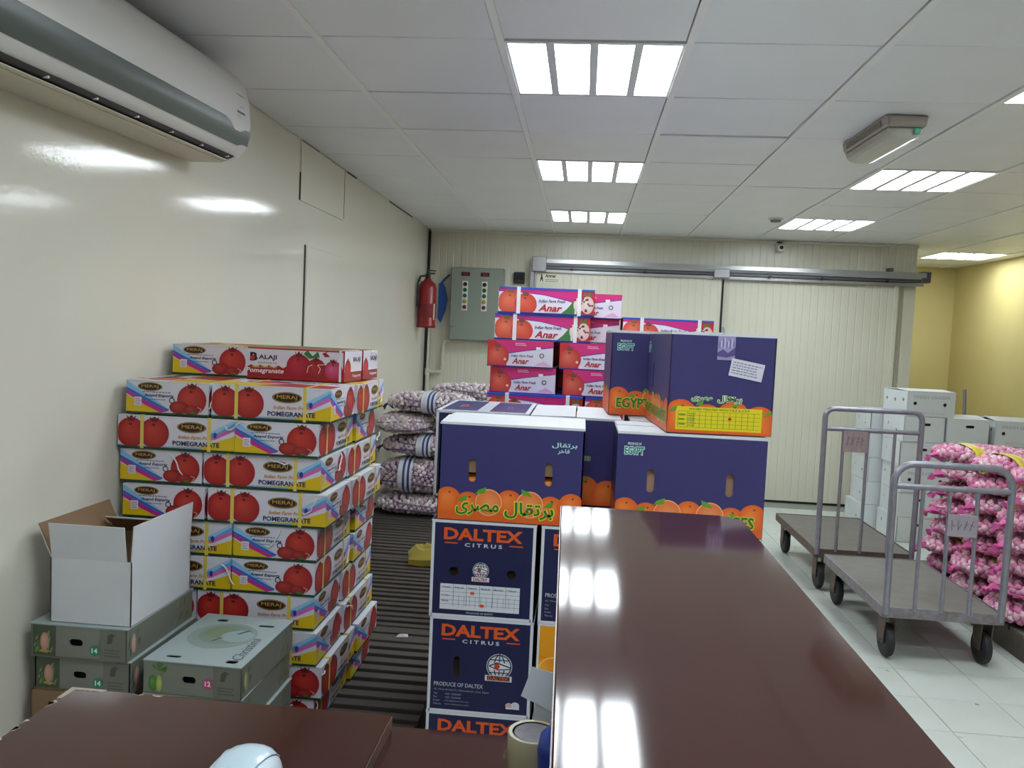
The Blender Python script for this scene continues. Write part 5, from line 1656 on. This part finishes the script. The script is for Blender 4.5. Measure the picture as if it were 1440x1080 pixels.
DZ = .74
t = thing('desk', 'brown laminate desk with chipped raised top at the lower left', 'desk', (-.5, 1.0, 0), 0)
def dl(x): return x + .5
def dy(y): return y - 1.0
put('worktop', G().box(dl(-.86), dl(.085), dy(.30), dy(1.365), DZ - .025, DZ).mesh('worktop', M_lam, bevel=.0015), t)
rt = put('raised_top', G().box(dl(-.862), dl(-.292), dy(.30), dy(1.352), DZ + .0005, DZ + .0255).mesh('raised_top', M_lam, bevel=.0018), t)
put('edge_band', G().box(dl(-.2922), dl(-.2912), dy(.302), dy(1.350), DZ + .001, DZ + .0243).mesh('edge_band', mat('brown_edge_band', '#6E564C', .4)), t)
rc = random.Random(6)
for i in range(16):
    y = 1.35 - abs(rc.gauss(0, .12)) if i < 10 else 1.35
    x = -.862 if i < 10 else -.862 + abs(rc.gauss(0, .12))
    s = rc.uniform(.006, .022)
    p = [(dl(x), dy(y) - s), (dl(x) + rc.uniform(.004, .010), dy(y) - s * .3), (dl(x) + rc.uniform(.002, .006), dy(y)), (dl(x), dy(y))] if i < 10 else [(dl(x), dy(y)), (dl(x) + s, dy(y)), (dl(x) + s * .7, dy(y) - .006), (dl(x) + s * .2, dy(y) - .004)]
    G().prism(p, DZ + .0250, DZ + .0259, 'z').obj('chipped_spot', M_chip, t, fix=True)
g = G()
g.prism([(dl(-.8635), dy(1.31)), (dl(-.856), dy(1.31)), (dl(-.853), dy(1.345)), (dl(-.80), dy(1.347)), (dl(-.80), dy(1.3535)), (dl(-.8635), dy(1.3535))], DZ + .012, DZ + .0262, 'z')
g.obj('worn_corner', M_chip, t, fix=True)
put('front_board', G().box(dl(-.84), dl(.06), dy(1.30), dy(1.32), 0, DZ - .0255).mesh('front_board', M_lam), t)
put('side_board', G().box(dl(-.84), dl(-.82), dy(.32), dy(1.30), 0, DZ - .0255).mesh('side_board', M_lam), t)

# things on the desk
t = thing('tape_roll', 'roll of clear packing tape standing on the brown desk', 'tape', (-.046, 1.235, DZ + .0005), 0)
Rt = .040
put('tape', G().lathe([(.033, .0), (Rt - .001, .0), (Rt, .002), (Rt, .072), (Rt - .001, .074), (.033, .074), (.033, .0)], 32).mesh('tape', mat('amber_clear_tape', '#A59C80', .25), smooth=35), t)
put('core', G().lathe([(.033, .002), (.030, .002), (.030, .073), (.033, .073)], 32).mesh('core', mat('grey_card_core', '#8E8A8E', .7, noise=(40, '#6E6A70', .6)), smooth=35), t)
def co(a, w, h):
    a.text('TAPE', w * .1, h * .3, w * .5, h * .4, '#6A4A52', .0)
put('loose_end', G().add([(-Rt - .0, -.006, .03), (-Rt - .006, -.010, .034), (-Rt - .004, -.010, .046), (-Rt, -.004, .044)], [[0, 1, 2, 3]]).mesh('loose_end', mat('amber_clear_tape')), t)
t = thing('blue_holder', 'shiny blue plastic holder half hidden by the counter ledge', 'holder', (-.004, 1.165, DZ + .0005), .3)
M_blue = mat('blue_plastic', '#1E3F96', .22)
prof = [(.020, 0), (.028, .004), (.031, .05), (.034, .085), (.030, .105), (.018, .118), (.0, .122)]
put('body', G().lathe(prof, 24).mesh('body', M_blue, smooth=60), t)
put('foot', G().lathe([(.034, 0), (.036, .003), (.034, .008), (.02, .008)], 24).mesh('foot', M_blue, smooth=40), t)
# folded paper slips behind the tape
t = thing('paper_slip', 'white folded paper slip leaning behind the tape roll', 'paper', (-.05, 1.30, DZ + .0005), 0)
M_pap = mat('white_paper', '#C9CFD8', .6)
g = G()
def sheet(pts, th=.0006):
    n = len(pts)
    v = [tuple(p) for p in pts] + [(p[0], p[1] + th, p[2]) for p in pts]
    g.add(v, [list(range(n)), list(range(2 * n - 1, n - 1, -1))] + [[i, (i + 1) % n, n + (i + 1) % n, n + i] for i in range(n)])
sheet([(-.004, .0, 0), (.06, .0, 0), (.065, .01, .125), (.006, .012, .115), (-.006, .004, .04)])
put('sheet', g.mesh('sheet', M_pap, fix=True), t)
g = G()
sheet([(-.022, -.002, .100), (.05, -.003, .070), (.07, .005, .130), (-.006, .006, .146)])
put('folded_flap', g.mesh('folded_flap', M_pap, fix=True), t)

# white hand scanner in its stand at the lower edge of the desk
t = thing('hand_scanner', 'white rounded plastic hand scanner at the lower edge of the desk', 'scanner', (-.310, .755, DZ + .026), 0)
M_scan = mat('pale_plastic', '#C4D2DA', .22)
put('base', G().lathe([(.05, 0), (.05, .006), (.040, .012), (.012, .016), (.012, .02)], 24).mesh('base', M_scan, smooth=40), t)
put('stem', G().lathe([(.012, .016), (.010, .10), (.014, .17)], 12).mesh('stem', M_scan, smooth=50), t)
hd = G()
nu, nv = 28, 16
vs = []
for j in range(nv + 1):
    th = PI * j / nv
    for i in range(nu):
        d = Vector((math.sin(th) * math.cos(2 * PI * i / nu), math.sin(th) * math.sin(2 * PI * i / nu), math.cos(th)))
        e = 2.4
        rr_ = (abs(d.x) ** e + abs(d.y) ** e + abs(d.z) ** e) ** (-1 / e)
        vs.append((d.x * rr_ * .036, d.y * rr_ * .055, .20 + d.z * rr_ * .034))
fs = [[j * nu + i, (j + 1) * nu + i, (j + 1) * nu + (i + 1) % nu, j * nu + (i + 1) % nu] for j in range(nv) for i in range(nu)]
put('head', hd.add(vs, fs).mesh('head', M_scan, smooth=80), t)
pz = G()
def headz(x, y):
    q = 1 - abs(x / .036) ** 2.4 - abs(y / .055) ** 2.4
    return .20 + .034 * max(0, q) ** (1 / 2.4)
pts = []
rowsn = 10
for i in range(rowsn + 1):
    y = .046 - .085 * i / rowsn
    w_ = .026 - .010 * i / rowsn if i else .020
    for k in range(7):
        x = -w_ + 2 * w_ * k / 6
        pts.append((x, y, headz(x, y) + .0014))
pz.add(pts, [[i * 7 + k, (i + 1) * 7 + k, (i + 1) * 7 + k + 1, i * 7 + k + 1] for i in range(rowsn) for k in range(6)])
for sg_ in (0, 6):
    put('seam', G().tube([(p_[0], p_[1], p_[2] - .0006) for p_ in pts[sg_::7]], .0009, 6).mesh('seam', mat('seam_grey', '#7E909A', .4), smooth=60), t)
put('top_panel', pz.mesh('top_panel', mat('pale_grey_panel', '#B4C6D0', .18), smooth=80), t)

# litter between the cartons
tag(G().add([(0, 0, 0), (.05, .01, .0), (.045, .03, .006), (.004, .022, .004), (.02, .012, .012)], [[0, 1, 4], [1, 2, 4], [2, 3, 4], [3, 0, 4], [0, 3, 2, 1]]).obj('paper_scrap', M_card, None, loc=(-.73, 3.40, PT + .003)), 'small white paper scrap lying on the slatted pallet', 'paper scrap')
yb_ = G()
pr = random.Random(3)
pts = []
for j in range(5):
    for i in range(8):
        a = 2 * PI * i / 8
        rr_ = (.10, .105, .085, .05, .012)[j] * pr.uniform(.75, 1.15)
        pts.append((rr_ * math.cos(a), rr_ * .8 * math.sin(a), (.0, .03, .06, .085, .095)[j] * pr.uniform(.8, 1.2)))
yb_.add(pts, [[j * 8 + i, j * 8 + (i + 1) % 8, (j + 1) * 8 + (i + 1) % 8, (j + 1) * 8 + i] for j in range(4) for i in range(8)] + [[32 + i for i in range(8)], [i for i in range(7, -1, -1)]])
tag(yb_.obj('yellow_bag', mat('yellow_plastic_film', '#A8983A', .35), None, smooth=30, loc=(-.83, 4.55, PT + .002)), 'crumpled yellow plastic bag lying by the navy citrus cartons', 'plastic bag')
